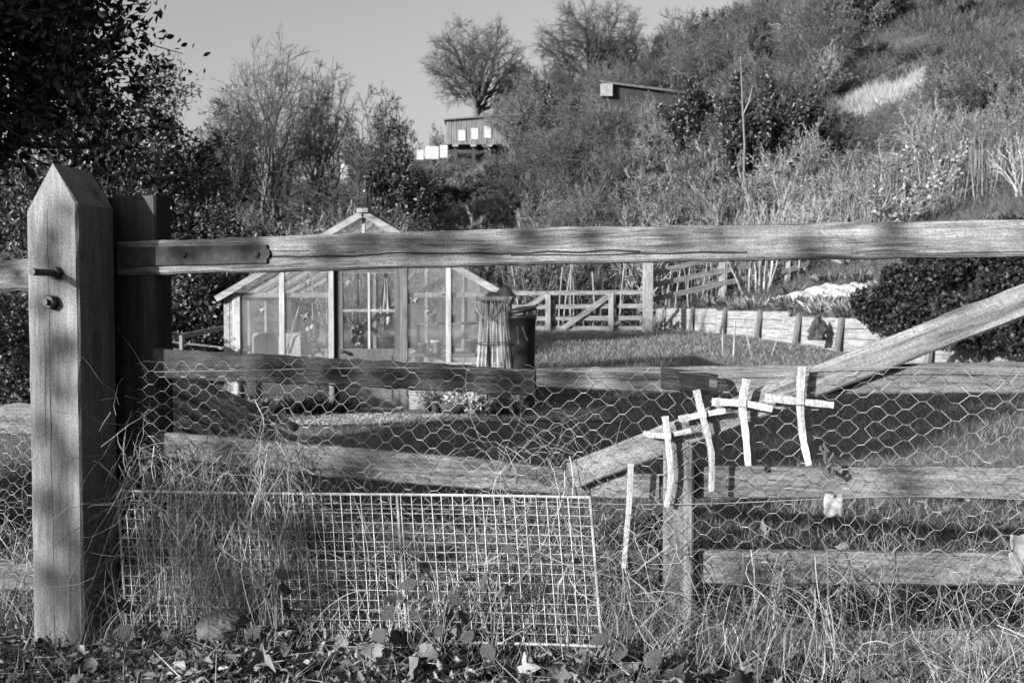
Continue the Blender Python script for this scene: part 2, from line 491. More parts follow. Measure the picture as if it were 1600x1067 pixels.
# ------------------------------------------------------------------ terrain
_tab = np.random.default_rng(3).random((256, 256))
def vnoise(x, y):
    x = np.asarray(x, float); y = np.asarray(y, float)
    xi = np.floor(x).astype(int); yi = np.floor(y).astype(int)
    fx = x - xi; fy = y - yi
    fx = fx * fx * (3 - 2 * fx); fy = fy * fy * (3 - 2 * fy)
    g = lambda a, b: _tab[a % 256, b % 256]
    return (g(xi, yi) * (1-fx) + g(xi+1, yi) * fx) * (1-fy) + (g(xi, yi+1) * (1-fx) + g(xi+1, yi+1) * fx) * fy
def fbm(x, y, o=4):
    t = 0; a = 0.5; s = 1.0
    for i in range(o):
        t = t + a * (vnoise(x * s + 17.3 * i, y * s + 5.1 * i) - 0.5); a *= 0.5; s *= 2.1
    return t
WY = [-50, 8, 12.8, 17, 22, 26.7, 60]
WX = [7.0, 6.6, 6.25, 5.9, 4.9, 3.8, -1.0]
def wx(y): return np.interp(y, WY, WX)
def hh(x, y, s=None):
    x = np.asarray(x, float); y = np.asarray(y, float)
    if s is None: s = x - wx(y)
    base = 0.4 * sstep(9.5, 24, y)
    fade = 1 - sstep(25.5, 30, y)
    step = np.where(s > 0.03, 0.50, 0.0) * fade
    right = 0.36 * np.maximum(s, 0) * (0.55 + 0.45 * sstep(0, 6, s)) * sstep(4, 16, y)
    A = np.interp(x, [-90, -50, -28, 0, 30, 90], [3.0, 4.5, 8.5, 15.0, 14.0, 12.0])
    hill = A * sstep(26, 92, y)
    far = 0.02 * np.maximum(y - 92, 0)
    d = (x - GATE_O.x) * -GN.x + (y - GATE_O.y) * -GN.y
    bank = 0.115 * (1 - sstep(-0.02, 0.55, d)) * (0.1 + 0.9 * sstep(-1.5, -0.6, x))
    near = 1 - sstep(6, 12, y)
    lump = fbm(x * 0.35, y * 0.35) * (0.10 + 1.0 * sstep(30, 60, y)) * sstep(3.0, 9, y) * (1 - 0.8 * sstep(8, 10, y) * (1 - sstep(26, 32, y)))
    fine = fbm(x * 4.0, y * 4.0) * 0.05 * near
    return base + step + right + hill - far * 0.3 + bank + lump + fine
def hz(x, y): return float(hh(np.array([x]), np.array([y]))[0])

def rows(*seg):
    out = []
    for a, b, st in seg: out += list(np.arange(a, b, st))
    return np.array(out)
gy = rows((-40, -4, 4), (-4, 2, 0.5), (2, 5, 0.07), (5, 10, 0.2), (10, 30, 0.4), (30, 110, 1.6), (110, 700, 40))
gs = rows((-420, -60, 30), (-60, -14, 2.0), (-14, -9.5, 0.5), (-9.5, -2.2, 0.09), (-2.2, 0, 0.2))
gs = np.concatenate([gs, [0.02, 0.045], rows((0.25, 14, 0.35), (14, 70, 2.0), (70, 420, 30))])
SS, YY = np.meshgrid(gs, gy)
XX = SS + wx(YY)
ZZ = hh(XX, YY, SS)
nr, nc = XX.shape
idx = np.arange(nr * nc).reshape(nr, nc)
F = np.stack([idx[:-1, :-1], idx[:-1, 1:], idx[1:, 1:], idx[1:, :-1]], -1).reshape(-1, 4)

def ground_material():
    m, nt, b = newmat('ground_soil_and_turf')
    b.inputs['Roughness'].default_value = 0.95
    b.inputs['Specular IOR Level'].default_value = 0.1
    g = nt.nodes.new('ShaderNodeNewGeometry')
    sp = nt.nodes.new('ShaderNodeSeparateXYZ'); nt.links.new(g.outputs['Position'], sp.inputs[0])
    n1 = N(nt, 'ShaderNodeTexNoise', Scale=14.0, Detail=9.0, Roughness=0.7); nt.links.new(g.outputs['Position'], n1.inputs['Vector'])
    n2 = N(nt, 'ShaderNodeTexNoise', Scale=1.1, Detail=6.0, Roughness=0.6); nt.links.new(g.outputs['Position'], n2.inputs['Vector'])
    n3 = N(nt, 'ShaderNodeTexNoise', Scale=0.22, Detail=9.0, Roughness=0.7); nt.links.new(g.outputs['Position'], n3.inputs['Vector'])
    soil = ramp(nt, n1.outputs['Fac'], [(0.3, 0.010), (0.55, 0.026), (0.75, 0.065)])
    turf = mathn(nt, 'MULTIPLY', ramp(nt, n1.outputs['Fac'], [(0.3, 0.05), (0.7, 0.12)]), ramp(nt, n2.outputs['Fac'], [(0.3, 0.7), (0.7, 1.2)]))
    hill = ramp(nt, n3.outputs['Fac'], [(0.3, 0.016), (0.5, 0.04), (0.7, 0.085)])
    def mix(a, bb, f):
        x = nt.nodes.new('ShaderNodeMix'); x.data_type = 'FLOAT'
        nt.links.new(f, x.inputs[0]); nt.links.new(a, x.inputs[2]); nt.links.new(bb, x.inputs[3])
        return x.outputs[0]
    yj = mathn(nt, 'ADD', sp.outputs[1], mathn(nt, 'MULTIPLY', n2.outputs['Fac'], 2.0))
    f1 = mathn(nt, 'MULTIPLY_ADD', yj, 0.6, -3.0, clamp=True)
    f2 = mathn(nt, 'MULTIPLY_ADD', yj, 0.35, -9.3, clamp=True)
    nt.links.new(mix(mix(soil, turf, f1), hill, f2), b.inputs['Base Color'])
    bump(nt, b, n1.outputs['Fac'], 0.8, 0.03)
    return m
M['ground'] = ground_material()
ground = obj('ground', mesh_np('ground', np.stack([XX, YY, ZZ], -1), F, M['ground'], smooth=True))
ground['kind'] = 'structure'

# gravel path in front of the greenhouse
M['gravel'] = plain('pale_gravel', 0.24, rough=0.95, var=0.6, scale=38, bumpd=0.02)
gx = np.linspace(-3.3, 0.9, 60); gw = np.linspace(0, 1, 9)
GX, GW = np.meshgrid(gx, gw)
GY = 8.55 + 0.10 * np.sin(GX * 1.3) + GW * (0.95 + 0.12 * np.sin(GX * 2.1)) + 0.10 * GX
PZ = hh(GX, GY) + 0.012
k = np.arange(PZ.size).reshape(PZ.shape)
path = obj('gravel_path', mesh_np('gravel_path', np.stack([GX, GY, PZ], -1), np.stack([k[:-1, :-1], k[:-1, 1:], k[1:, 1:], k[1:, :-1]], -1).reshape(-1, 4), M['gravel']))
path['kind'] = 'structure'
# loose gravel stones on it
m = 5000
px_ = rng.uniform(-3.2, 0.8, m); pw_ = rng.uniform(0, 1, m)
py_ = 8.55 + 0.10 * np.sin(px_ * 1.3) + pw_ * (0.95 + 0.12 * np.sin(px_ * 2.1)) + 0.10 * px_
pz_ = hh(px_, py_) + 0.014
r_ = rng.uniform(0.006, 0.016, m)
a_ = rng.uniform(0, 6.28, m)
oct_ = np.array([[1, 0, 0], [0, 1, 0], [-1, 0, 0], [0, -1, 0], [0, 0, 0.8]], float)
V = np.stack([px_, py_, pz_], 1)[:, None, :] + oct_[None] * (r_[:, None, None] * rng.uniform(0.7, 1.3, (m, 5, 3)))
Ft = (np.arange(m)[:, None, None] * 5 + np.array([[0, 1, 4], [1, 2, 4], [2, 3, 4], [3, 0, 4]])[None]).reshape(-1, 3)
M['gravelstone'] = foliage('gravel_stone', 0.12, 0.55, rough=0.9, trans=0.0)
gs_o = obj('gravel', mesh_np('gravel', V, Ft, M['gravelstone'])); gs_o['kind'] = 'stuff'
gs_o['label'] = 'loose pale gravel strewn along the greenhouse path'; gs_o['category'] = 'gravel'

# ------------------------------------------------------------------ planks in the gate's own frame
gate = thing('field_gate', 'weathered wooden field gate with diagonal brace and heavy top rail, hinged beside the pointed post', 'gate', GATE_O, -GATE_A)
def plank_mesh(name, secs, y0, y1, mat, bev=0.004, wob=0.0015, sub=24, seed=0):
    """board along local x; secs = [(x, z_bottom, z_top)...], front face y0 (towards the camera), back y1"""
    rr = random.Random(seed)
    xs = np.linspace(secs[0][0], secs[-1][0], sub + 1)
    xs = np.unique(np.concatenate([xs, [q[0] for q in secs]]))
    xs = xs[np.concatenate([[True], np.diff(xs) > 0.006])]
    V = []; F = []
    for x in xs:
        zb = float(np.interp(x, [q[0] for q in secs], [q[1] for q in secs])) + rr.uniform(-wob, wob)
        zt = float(np.interp(x, [q[0] for q in secs], [q[2] for q in secs])) + rr.uniform(-wob, wob)
        a, b_ = y0 + rr.uniform(-wob, wob) * 0.5, y1
        V += [(x, a+bev, zb), (x, b_-bev, zb), (x, b_, zb+bev), (x, b_, zt-bev), (x, b_-bev, zt), (x, a+bev, zt), (x, a, zt-bev), (x, a, zb+bev)]
    n = len(xs)
    for i in range(n - 1):
        for k_ in range(8):
            F.append((i*8+k_, i*8+(k_+1) % 8, (i+1)*8+(k_+1) % 8, (i+1)*8+k_))
    F.append(tuple(range(7, -1, -1))); F.append(tuple(range((n-1)*8, n*8)))
    F = [tuple(reversed(f)) for f in F]
    return mesh_py(name, V, F, mat)
def gate_secs(pts, off):
    out = []
    for px, yt, yb in pts:
        s, zt = gp(px, yt, off); _, zb = gp(px, yb, off)
        out.append((s, zb, zt))
    return out
def gate_board(name, pts, off, thick, mat, seed, ext=None, parent=gate, **kw):
    secs = gate_secs(pts, off)
    if ext is not None:
        (s0, b0, t0), (s1, b1, t1) = secs[-2], secs[-1]
        f = (ext - s1) / (s1 - s0)
        secs.append((ext, b1 + (b1-b0)*f, t1 + (t1-t0)*f))
    return obj(name, plank_mesh(name, secs, -off, -off + thick, mat, seed=seed, **kw), parent)
ENDS = 2.1
gate_board('top_rail', [(182, 378, 430), (430, 369, 424), (850, 356, 412), (1250, 349, 405), (1600, 343, 400)], 0.012, 0.06, M['toprail'], 1, ext=ENDS, bev=0.006, sub=60, wob=0.002)
gate_board('rail', [(240, 545, 591), (500, 560, 602), (836, 577, 618)], 0.004, 0.03, M['railmoss_shade'], 2, sub=40, wob=0.003)
gate_board('rail', [(838, 576, 604), (1000, 574, 612), (1250, 571, 617), (1600, 566, 615)], 0.002, 0.028, M['rail'], 3, ext=ENDS, sub=40)
gate_board('rail', [(236, 674, 712), (500, 696, 744), (770, 720, 766), (925, 738, 778), (1030, 742, 780)], 0.004, 0.028, M['rail'], 4, sub=40)
gate_board('rail', [(1085, 729, 779), (1350, 730, 779), (1600, 730, 779)], 0.004, 0.028, M['rail'], 5, ext=ENDS, sub=30)
gate_board('rail', [(240, 800, 842), (700, 850, 895), (1030, 861, 910)], 0.0, 0.026, M['railmoss_shade'], 6, sub=24)  # dark mossy wood stands in for the shade behind the mesh panel
gate_board('rail', [(1085, 861, 911), (1600, 864, 916)], 0.004, 0.028, M['rail'], 7, ext=ENDS, sub=30)
gate_board('rail', [(240, 905, 945), (700, 965, 1010), (1300, 985, 1036), (1600, 985, 1036)], 0.002, 0.028, M['rail'], 8, ext=ENDS, sub=24)
# hanging stile
s0, _ = gp(168, 400, -0.002); s1, _ = gp(243, 400, -0.002)
zt = gp(210, 306)[1]
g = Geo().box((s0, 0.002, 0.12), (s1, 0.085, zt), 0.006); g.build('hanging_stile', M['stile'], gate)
# upright in the middle
s0, _ = gp(1036, 800, 0.035); s1, _ = gp(1084, 800, 0.035)
g = Geo(); zt = gp(1060, 640, 0.035)[1]; zb = gp(1060, 1010, 0.035)[1]
g.box((s0, -0.042, zb), (s1, -0.006, gp(1060, 690, 0.03)[1]), 0.005); g.build('upright', M['midpost'], gate)
# diagonal brace, own frame along its length
def slanted(name, a, b, w, t, mat, parent, ends=0.0, seed=0):
    """a, b = (s, off, z) of the centre line of its front face in the gate frame"""
    pa = Vector((a[0], -a[1], a[2])); pb = Vector((b[0], -b[1], b[2])); L = (pb - pa).length
    me = plank_mesh(name, [(0, -w/2, w/2), (L, -w/2, w/2)], 0, t, mat, seed=seed, sub=40, bev=0.005)
    o = obj(name, me, parent, pa)
    o.rotation_euler = (0, -math.atan2(pb.z - pa.z, pb.x - pa.x), 0)
    return o
a = gp(905, 739, 0.034); b = gp(1610, 466, 0.034)
dx, dz = b[0]-a[0], b[1]-a[1]
slanted('diagonal_brace', (a[0]-0.02*dx, 0.034, a[1]-0.02*dz), (b[0]+0.5*dx, 0.034, b[1]+0.5*dz), 0.073, 0.026, M['brace'], gate, seed=9)
# iron strap with a shaped end, and its bolts
zc = lambda px, py: gp(px, py, 0.02)
p = [gp(186, 387, 0.02), gp(416, 382, 0.02), gp(416, 411, 0.02), gp(186, 416, 0.02)]
prof = [p[0], p[1]]
c = ((p[1][0] + p[2][0]) / 2, (p[1][1] + p[2][1]) / 2); hgt = abs(p[1][1] - p[2][1]) / 2
for q in (0.8, 0.62): prof.append((c[0] + 0.001, c[1] + hgt * q))
for k_ in range(7):
    t = math.pi/2 - math.pi * k_ / 6
    prof.append((c[0] + 0.011 * math.cos(t), c[1] + hgt * 0.55 * math.sin(t)))
for q in (-0.62, -0.8): prof.append((c[0] + 0.001, c[1] + hgt * q))
prof += [p[2], p[3]]
n = len(prof)
V = [(x, -0.0205, z) for x, z in prof] + [(x, -0.0125, z) for x, z in prof]
Fs = [tuple(range(n)), tuple(range(2*n-1, n-1, -1))] + [(i, n+i, n+(i+1) % n, (i+1) % n) for i in range(n)]
strap = obj('hinge_strap', mesh_py('hinge_strap', V, Fs, M['strap']), gate)
for bx_ in (287, 401):
    s_, z_ = gp(bx_, 398, 0.022)
    g = Geo().lathe([(0.0105, 0), (0.0105, 0.002), (0.008, 0.005), (0.003, 0.0065)], 14)
    g.build('bolt', M['strap'], strap, loc=(s_, -0.0205, z_), rot=(R(90), 0, 0))
# bolt heads through brace and rails
for q in ((1066, 762), (1570, 595), (1570, 755)):
    s_, z_ = gp(q[0], q[1], 0.05)

# ------------------------------------------------------------------ gate post
PA = R(13)
cR = Vector((xat(123, 2.84), 2.84, 0))
w_, d_ = 0.168, 0.172
post_o = thing('gate_post', 'thick square timber gate post with a pointed ridge top, dappled with shade', 'post', (cR.x - w_ * math.cos(PA), cR.y + w_ * math.sin(PA), 0.0), -PA)
zsh = at(118, 318, 2.84).z; zsh2 = at(40, 330, 2.88).z; ztip = at(82, 255, 2.86).z
prof = [(0, -0.15), (w_, -0.15), (w_, zsh), (w_ * 0.54, ztip), (0, zsh2)]
V = []; rr = random.Random(4)
lev = np.linspace(-0.15, zsh - 0.03, 22)
Vp = []; Fp = []
bev = 0.006
def ringp(z, k_=0.0):
    j = lambda: rr.uniform(-0.0012, 0.0012)
    return [(bev, j(), z), (w_-bev, j(), z), (w_+j(), bev, z), (w_+j(), d_-bev, z), (w_-bev, d_, z), (bev, d_, z), (0, d_-bev, z), (j(), bev, z)]
for z in lev: Vp += ringp(z)
nl = len(lev)
for i in range(nl - 1):
    for k_ in range(8): Fp.append((i*8+k_, i*8+(k_+1) % 8, (i+1)*8+(k_+1) % 8, (i+1)*8+k_))
b0 = (nl - 1) * 8
# pointed head: front and back gables with a ridge between them
base = len(Vp)
Vp += [(bev, 0, zsh2), (w_-bev, 0, zsh), (w_, bev, zsh), (w_, d_-bev, zsh), (w_-bev, d_, zsh), (bev, d_, zsh2), (0, d_-bev, zsh2), (0, bev, zsh2)]
for k_ in range(8): Fp.append((b0+k_, b0+(k_+1) % 8, base+(k_+1) % 8, base+k_))
rf = len(Vp); Vp += [(w_ * 0.54, 0.001, ztip), (w_ * 0.54, d_ - 0.001, ztip - 0.004)]
Fp += [(base, base+1, rf), (base+1, base+2, rf), (base+2, base+3, rf+1, rf), (base+3, base+4, rf+1), (base+4, base+5, rf+1), (base+5, base+6, rf+1), (base+6, base+7, rf, rf+1), (base+7, base, rf)]
obj('timber', mesh_py('timber', Vp, Fp, M['post']), post_o)
# threaded hook rod with nut, and a second nut below it
zr = at(90, 427, 2.86).z; xr = w_ * 0.60
g = Geo().tube([(0, 0, 0), (0, 0, 0.105)], 0.0098, 14)
rod = g.build('threaded_rod', M['iron'], post_o, loc=(xr, 0.0, zr), rot=(R(90), 0, 0), smooth=False)
def hexnut(r, h):
    return Geo().lathe([(r * 1.15, 0), (r * 1.15, 0.002), (r * 0.9, 0.002), (r, h * 0.3), (r, h * 0.85), (r * 0.85, h)], 6)
nut = hexnut(0.019, 0.018).build('nut', M['iron'], post_o, loc=(xr, -0.0005, zr), rot=(R(90), 0, 0))
zn = at(77, 472, 2.86).z; xn = w_ * 0.50
hexnut(0.0215, 0.022).build('nut', M['iron'], post_o, loc=(xn, -0.0005, zn), rot=(R(90), R(10), 0))
Geo().tube([(0, 0, 0.0), (0, 0, 0.034)], 0.0085, 12).build('rod_end', M['iron'], post_o, loc=(xn, 0.0, zn), rot=(R(90), 0, 0))

# ------------------------------------------------------------------ fence continuing past the post
side = thing('side_fence', 'short weathered rail fence with wire carrying on past the pointed gate post', 'fence', GATE_O, -GATE_A)
def side_rail(pts, off, thick, mat, seed):
    secs = gate_secs(pts, off)
    (s0, b0, t0), (s1, b1, t1) = secs[0], secs[1]
    f = (-2.6 - s0) / (s0 - s1)
    secs.insert(0, (-2.6, b0 + (b0-b1)*-f*-1*0.0 + b0*0, t0)) if False else secs.insert(0, (-2.6, b0, t0))
    obj('rail', plank_mesh('rail', secs, -off, -off + thick, mat, seed=seed, sub=24, bev=0.01, wob=0.004), side)
side_rail([(0, 406, 456), (60, 404, 455), (100, 404, 455)], -0.02, 0.05, M['rail'], 21)
side_rail([(0, 632, 682), (60, 630, 682), (100, 630, 682)], -0.02, 0.03, M['rail'], 22)
side_rail([(0, 880, 925), (60, 880, 925), (100, 880, 925)], -0.02, 0.03, M['rail'], 23)
Geo().box((-2.3, -0.0, -0.1), (-2.2, 0.1, 1.25), 0.01).build('fence_post', M['stile'], side)

# ------------------------------------------------------------------ chicken wire
def hexwire(name, s0, s1, z0f, z1f, offf, ph, pv, label, seed, drop=0.0):
    rr = np.random.default_rng(seed)
    segs = []
    ncol = int((s1 - s0) / ph) + 1
    nrow = int(0.95 / pv) + 2
    def P(ci, zi):
        s = s0 + ci * ph; z = zi
        n1 = float(fbm(np.array([s * 3.1 + seed]), np.array([z * 3.7]))[0]); n2 = float(fbm(np.array([s * 3.3 + 50 + seed]), np.array([z * 3.1 + 9]))[0])
        o = offf(s, z)
        w2 = float(fbm(np.array([s * 9.0 + seed]), np.array([z * 9.0]))[0])
        return (s + n1 * 0.05 + w2 * 0.02, -(o), z + n2 * 0.06 + w2 * 0.016)
    def add(a, b, tw):
        sm = (a[0]+b[0])/2; zm = (a[2]+b[2])/2
        if zm < z0f(sm) or zm > z1f(sm): return
        if rr.random() < drop: return
        segs.append((a, b, tw))
    for c_ in range(ncol):
        for r_ in range(nrow):
            z = 0.02 + (r_ + 0.5 * (c_ % 2)) * pv
            h = ph * 0.42
            # horizontal twist of this knot, and two strands to the next column
            s = c_
            L = P(s - 0.21, z); Rr = P(s + 0.21, z)
            add(L, Rr, True)
            for dz_ in (-0.5, 0.5):
                add(Rr, P(s + 0.79, z + dz_ * pv), False)
    P0 = np.array([q[0] for q in segs]); P1 = np.array([q[1] for q in segs])
    rad = np.array([0.00100 if q[2] else 0.00062 for q in segs])
    rad = rad * rr.uniform(0.75, 1.25, len(rad))
    V, F = tubes_np(P0, P1, rad, rad, 4)
    o = thing(name, label, 'wire netting', GATE_O, -GATE_A)
    obj('hexagonal_mesh', mesh_np('hexagonal_mesh', V, F, M['galv']), o)
    return o
wire_off = lambda s, z: 0.052 + 0.03 * float(fbm(np.array([s * 1.7]), np.array([z * 2.0]))[0])
zt1 = lambda s: float(np.interp(s, [gp(240, 590)[0], gp(700, 575)[0], gp(1000, 575)[0], gp(1200, 590)[0], gp(1400, 570)[0], 2.0], [gp(240, 560)[1], gp(700, 565)[1], gp(1000, 572)[1], gp(1200, 590)[1], gp(1400, 572)[1], gp(1600, 572)[1]]))
netting = hexwire('chicken_wire', gp(238, 600)[0], 1.9, lambda s: 0.10, zt1, wire_off, 0.0345, 0.041, 'hexagonal wire netting hung over the lower rails of the field gate', 3, 0.035)
# line wires through the netting
for py, sag in ((578, 0.006), (782, 0.01)):
    pts = []
    for px in range(240, 1680, 60):
        s, z = gp(px, py + (18 if px < 800 and py > 700 else 0), 0.056)
        pts.append((s, -0.056, z - sag * math.sin(px / 130.0)))
    Geo().tube(pts, 0.0011, 4, False).build('line_wire', M['galv'], netting)
hexwire('chicken_wire', gp(-40, 700)[0] - 0.6, gp(60, 700)[0], lambda s: 0.10, lambda s: gp(20, 640)[1], lambda s, z: 0.02, 0.035, 0.041, 'hexagonal wire netting on the short side fence past the pointed post', 8)

# ------------------------------------------------------------------ welded mesh panel leaning on the gate
panel = thing('mesh_screen', 'rusty rectangular welded wire mesh panel with tube frame, leaning against the gate', 'mesh panel', GATE_O, -GATE_A)
OT, OB = 0.075, 0.17           # how far the top and the bottom stand out from the gate
TL, TR = gp(186, 766, OT), gp(921, 778, OT)
BL, BR = gp(200, 990, OB), gp(940, 1010, OB)
def pp(u, v, lift=0.0):
    s = (TL[0]*(1-u) + TR[0]*u) * (1-v) + (BL[0]*(1-u) + BR[0]*u) * v
    z = (TL[1]*(1-u) + TR[1]*u) * (1-v) + (BL[1]*(1-u) + BR[1]*u) * v
    warp = 0.012 * math.sin(u * 5.0 + 0.5) * (1 - v * 0.5)
    return Vector((s, -(OT * (1-v) + OB * v + lift + warp), z))
edge = lambda a, b, n=14: [pp(a[0] + (b[0]-a[0]) * i / n, a[1] + (b[1]-a[1]) * i / n) for i in range(n + 1)]
for a_, b_ in (((0, 0), (1, 0)), ((0, 1.0), (1, 1.0)), ((0, 0), (0, 1.0)), ((1, 0), (1, 1.0)), ((0.625, 0), (0.625, 1.0))):
    Geo().tube(edge(a_, b_), 0.0042, 7).build('frame_bar', M['galvdull'], panel)
NH, NV = 15, 49
for i in range(1, NV):
    u = i / NV + rng.uniform(-0.0012, 0.0012)
    Geo().tube([pp(u, v / 6 * 0.995, 0.0022) + Vector((rng.uniform(-0.0006, 0.0006), 0, 0)) for v in range(7)], 0.0013, 4).build('upright_wire', M['galvdull'], panel)
for j in range(1, NH):
    v = j / NH + rng.uniform(-0.002, 0.002)
    Geo().tube([pp(u / 16, v, -0.0005) + Vector((0, 0, rng.uniform(-0.0008, 0.0008))) for u in range(17)], 0.0013, 4).build('cross_wire', M['galvdull'], panel)

# ------------------------------------------------------------------ palm crosses
def strip(name, pts, off, wpx, parent, seed, twist=0.0):
    """a leaf strip along pixel points on the netting; widths in pixels"""
    rr = random.Random(seed)
    P = []
    for i, (px, py) in enumerate(pts):
        s, z = gp(px, py, off); P.append(Vector((s, -off - 0.004 * math.sin(i * 1.3 + seed), z)))
    # resample smoothly
    Q = []
    for i in range(len(P) - 1):
        p0, p1, p2, p3 = P[max(i-1, 0)], P[i], P[i+1], P[min(i+2, len(P)-1)]
        for k_ in range(5):
            t = k_ / 5
            Q.append(0.5 * ((2*p1) + (p2-p0)*t + (2*p0-5*p1+4*p2-p3)*t*t + (3*p1-p0-3*p2+p3)*t**3))
    Q.append(P[-1])
    V = []; F = []
    n = len(Q)
    for i, q in enumerate(Q):
        d = (Q[min(i+1, n-1)] - Q[max(i-1, 0)]).normalized()
        w = wpx / 640.0 * (0.93 + 0.07 * math.sin(i * 1.9 + seed) + rr.uniform(-0.04, 0.04)) * (1 - 0.25 * (i / n)) * (0.55 if False else 1)
        side = Vector((d.z, 0, -d.x)).normalized()
        tw = twist * i / n
        side = (side * math.cos(tw) + Vector((0, -1, 0)) * math.sin(tw))
        nrm = d.cross(side).normalized()
        for a_, c_ in ((-0.5, 0.0), (0.0, 0.0012), (0.5, 0.0), (0.5, -0.0012), (0.0, -0.0002), (-0.5, -0.0012)):
            V.append(q + side * (a_ * w) + nrm * c_ * -1)
    for i in range(n - 1):
        for k_ in range(6): F.append((i*6+k_, i*6+(k_+1) % 6, (i+1)*6+(k_+1) % 6, (i+1)*6+k_))
    F.append((5, 4, 3, 2, 1, 0)); F.append(tuple(range((n-1)*6, n*6)))
    return obj(name, mesh_py(name, V, F, M['palm']), parent)
crosses = [
 ('palm leaf cross with short kinked foot, hanging over the gate upright', [(1039, 650), (1043, 680), (1048, 742), (1041, 792)], [(1005, 677), (1036, 681), (1080, 672)], 11, 10),
 ('tilted palm leaf cross with rising arms, hung where brace meets upright', [(1088, 609), (1098, 650), (1111, 708), (1111, 768)], [(1060, 655), (1097, 648), (1134, 641)], 12, 11),
 ('palm leaf cross with bent drooping arms and a head leaning sideways', [(1167, 592), (1160, 630), (1165, 680), (1169, 728)], [(1112, 628), (1162, 630), (1207, 639)], 13, 13),
 ('tallest palm leaf cross with a curling foot, nearest the brace top', [(1253, 573), (1250, 625), (1254, 680), (1264, 727)], [(1195, 621), (1250, 627), (1303, 633)], 13, 13)]
for i, (lab, vp, hp, w1, w2) in enumerate(crosses):
    c = thing('palm_cross', lab, 'cross', GATE_O, -GATE_A, 'palm crosses hung on the gate')
    strip('upright_strip', vp, 0.074, w1 * 1.05, c, i)
    strip('cross_strip', hp, 0.071, w2 * 1.05, c, i + 10)
    sN, zN = gp(vp[1][0], hp[1][1], 0.075)
    Geo().box((sN-0.0095, -0.079, zN-0.009), (sN+0.0095, -0.067, zN+0.009), 0.002).build('binding', M['palm'], c)
c = thing('palm_strip', 'loose hanging palm leaf strip without arms, beside the mesh panel corner', 'palm strip', GATE_O, -GATE_A)
strip('leaf_strip', [(986, 724), (984, 770), (979, 830), (974, 888)], 0.074, 11, c, 33)

# things caught in the netting
def crumpled(name, px, py, wpx, hpx, off, mat, label, cat, seed, thick=0.002, amp=0.008):
    rr = np.random.default_rng(seed)
    o = thing(name, label, cat, GATE_O, -GATE_A)
    s, z = gp(px, py, off); w = wpx / 640; h = hpx / 640
    n = 7; V = []; F = []
    for side in (0, 1):
        for j in range(n):
            for i in range(n):
                u = i/(n-1) - .5; v = j/(n-1) - .5
                jit = rr.uniform(-0.06, 0.06, 2) if (i in (0, n-1) or j in (0, n-1)) else (0, 0)
                dpt = amp * math.sin(u * 7 + seed) * math.cos(v * 5 + seed * 2) + rr.uniform(-amp, amp) * 0.3 if side == 0 else V[j*n+i][1] + off + thick
                if side == 0: V.append((s + (u + jit[0]) * w, -off + dpt, z + (v + jit[1]) * h))
                else:
                    q = V[j*n+i]; V.append((q[0], q[1] + thick, q[2]))
    for j in range(n-1):
        for i in range(n-1):
            a0 = j*n+i; F.append((a0, a0+1, a0+n+1, a0+n)); a1 = a0 + n*n; F.append((a1, a1+n, a1+n+1, a1+1))
    rim = [i for i in range(n)] + [j*n+n-1 for j in range(1, n)] + [(n-1)*n+i for i in range(n-2, -1, -1)] + [j*n for j in range(n-2, 0, -1)]
    for i in range(len(rim)):
        a0, a1 = rim[i], rim[(i+1) % len(rim)]
        F.append((a1, a0, a0+n*n, a1+n*n))
    obj('sheet', mesh_py(name, V, F, mat, True), o)
    return o
M['leafcurl'] = plain('curled_dead_leaf', 0.17, rough=0.8, var=0.6, scale=45, bumpd=0.004)
M['scrap'] = plain('scrap_of_birch_bark', 0.26, rough=0.9, var=0.75, scale=40, bumpd=0.003)
crumpled('paper_scrap', 1302, 789, 28, 34, 0.06, M['scrap'], 'torn pale paper scrap caught in the netting below the crosses', 'paper', 5)
crumpled('curled_leaf', 1597, 868, 34, 60, 0.06, M['leafcurl'], 'large curled pale leaf caught in the netting at the gate rail', 'leaf', 9, amp=0.014)
t = thing('dried_sprig', 'small dried knotted sprig hanging on the netting beside the tallest cross', 'sprig', GATE_O, -GATE_A)
g = Geo(); rr = random.Random(2)
s, z = gp(1292, 722, 0.06)
for i in range(9):
    a_ = rr.uniform(-0.5, 0.5)
    g.tube([(s + rr.uniform(-.006, .006), -0.062 - rr.uniform(0, .008), z - 0.03 + i*0.007), (s + math.sin(a_*4)*0.016, -0.066, z - 0.02 + i*0.0075), (s + math.sin(a_*4)*0.016, -0.064, z - 0.012 + i*0.0075)], [0.0042, 0.005, 0.002], 5)
g.build('stalk', M['bark'], t)
# black mesh scoop resting against the second rail
t = thing('mesh_cup', 'black perforated half-round plastic mesh lying along the second gate rail', 'mesh cup', GATE_O, -GATE_A)
g = Geo()
sA, zA = gp(1034, 577, 0.05); sB, zB = gp(1122, 588, 0.05)
rad = 0.024
nA, nL = 9, 26
pt = lambda u, k_: Vector((sA + (sB - sA) * u, -0.045 - rad * (1 + 0.2*u) * math.sin(math.pi * k_ / nA) * 0.8, zA + (zB - zA) * u - rad * 1.1 * (1 - math.cos(math.pi * k_ / nA)) + 0.004))
for k_ in range(nA + 1): g.tube([pt(i / nL, k_) for i in range(nL + 1)], 0.0009, 4)
for i in range(nL * 2 + 1): g.tube([pt(i / nL / 2, k_) for k_ in range(nA + 1)], 0.0009, 4)
g.build('lattice', M['plasticblack'], t)
g = Geo()
for u0, u1 in ((0.86, 1.0),):
    V = []; F = []
    for u in (u0, u1):
        for k_ in range(nA + 1): q = pt(u, k_); V.append(q + Vector((0, -0.002, 0)))
    for k_ in range(nA): F.append((k_, k_+1, nA+1+k_+1, nA+1+k_))
    g.add(V, F); g.add([v + Vector((0, 0.0015, 0)) for v in V], [tuple(reversed(f)) for f in F])
g.build('end_cap', M['plasticblack'], t)

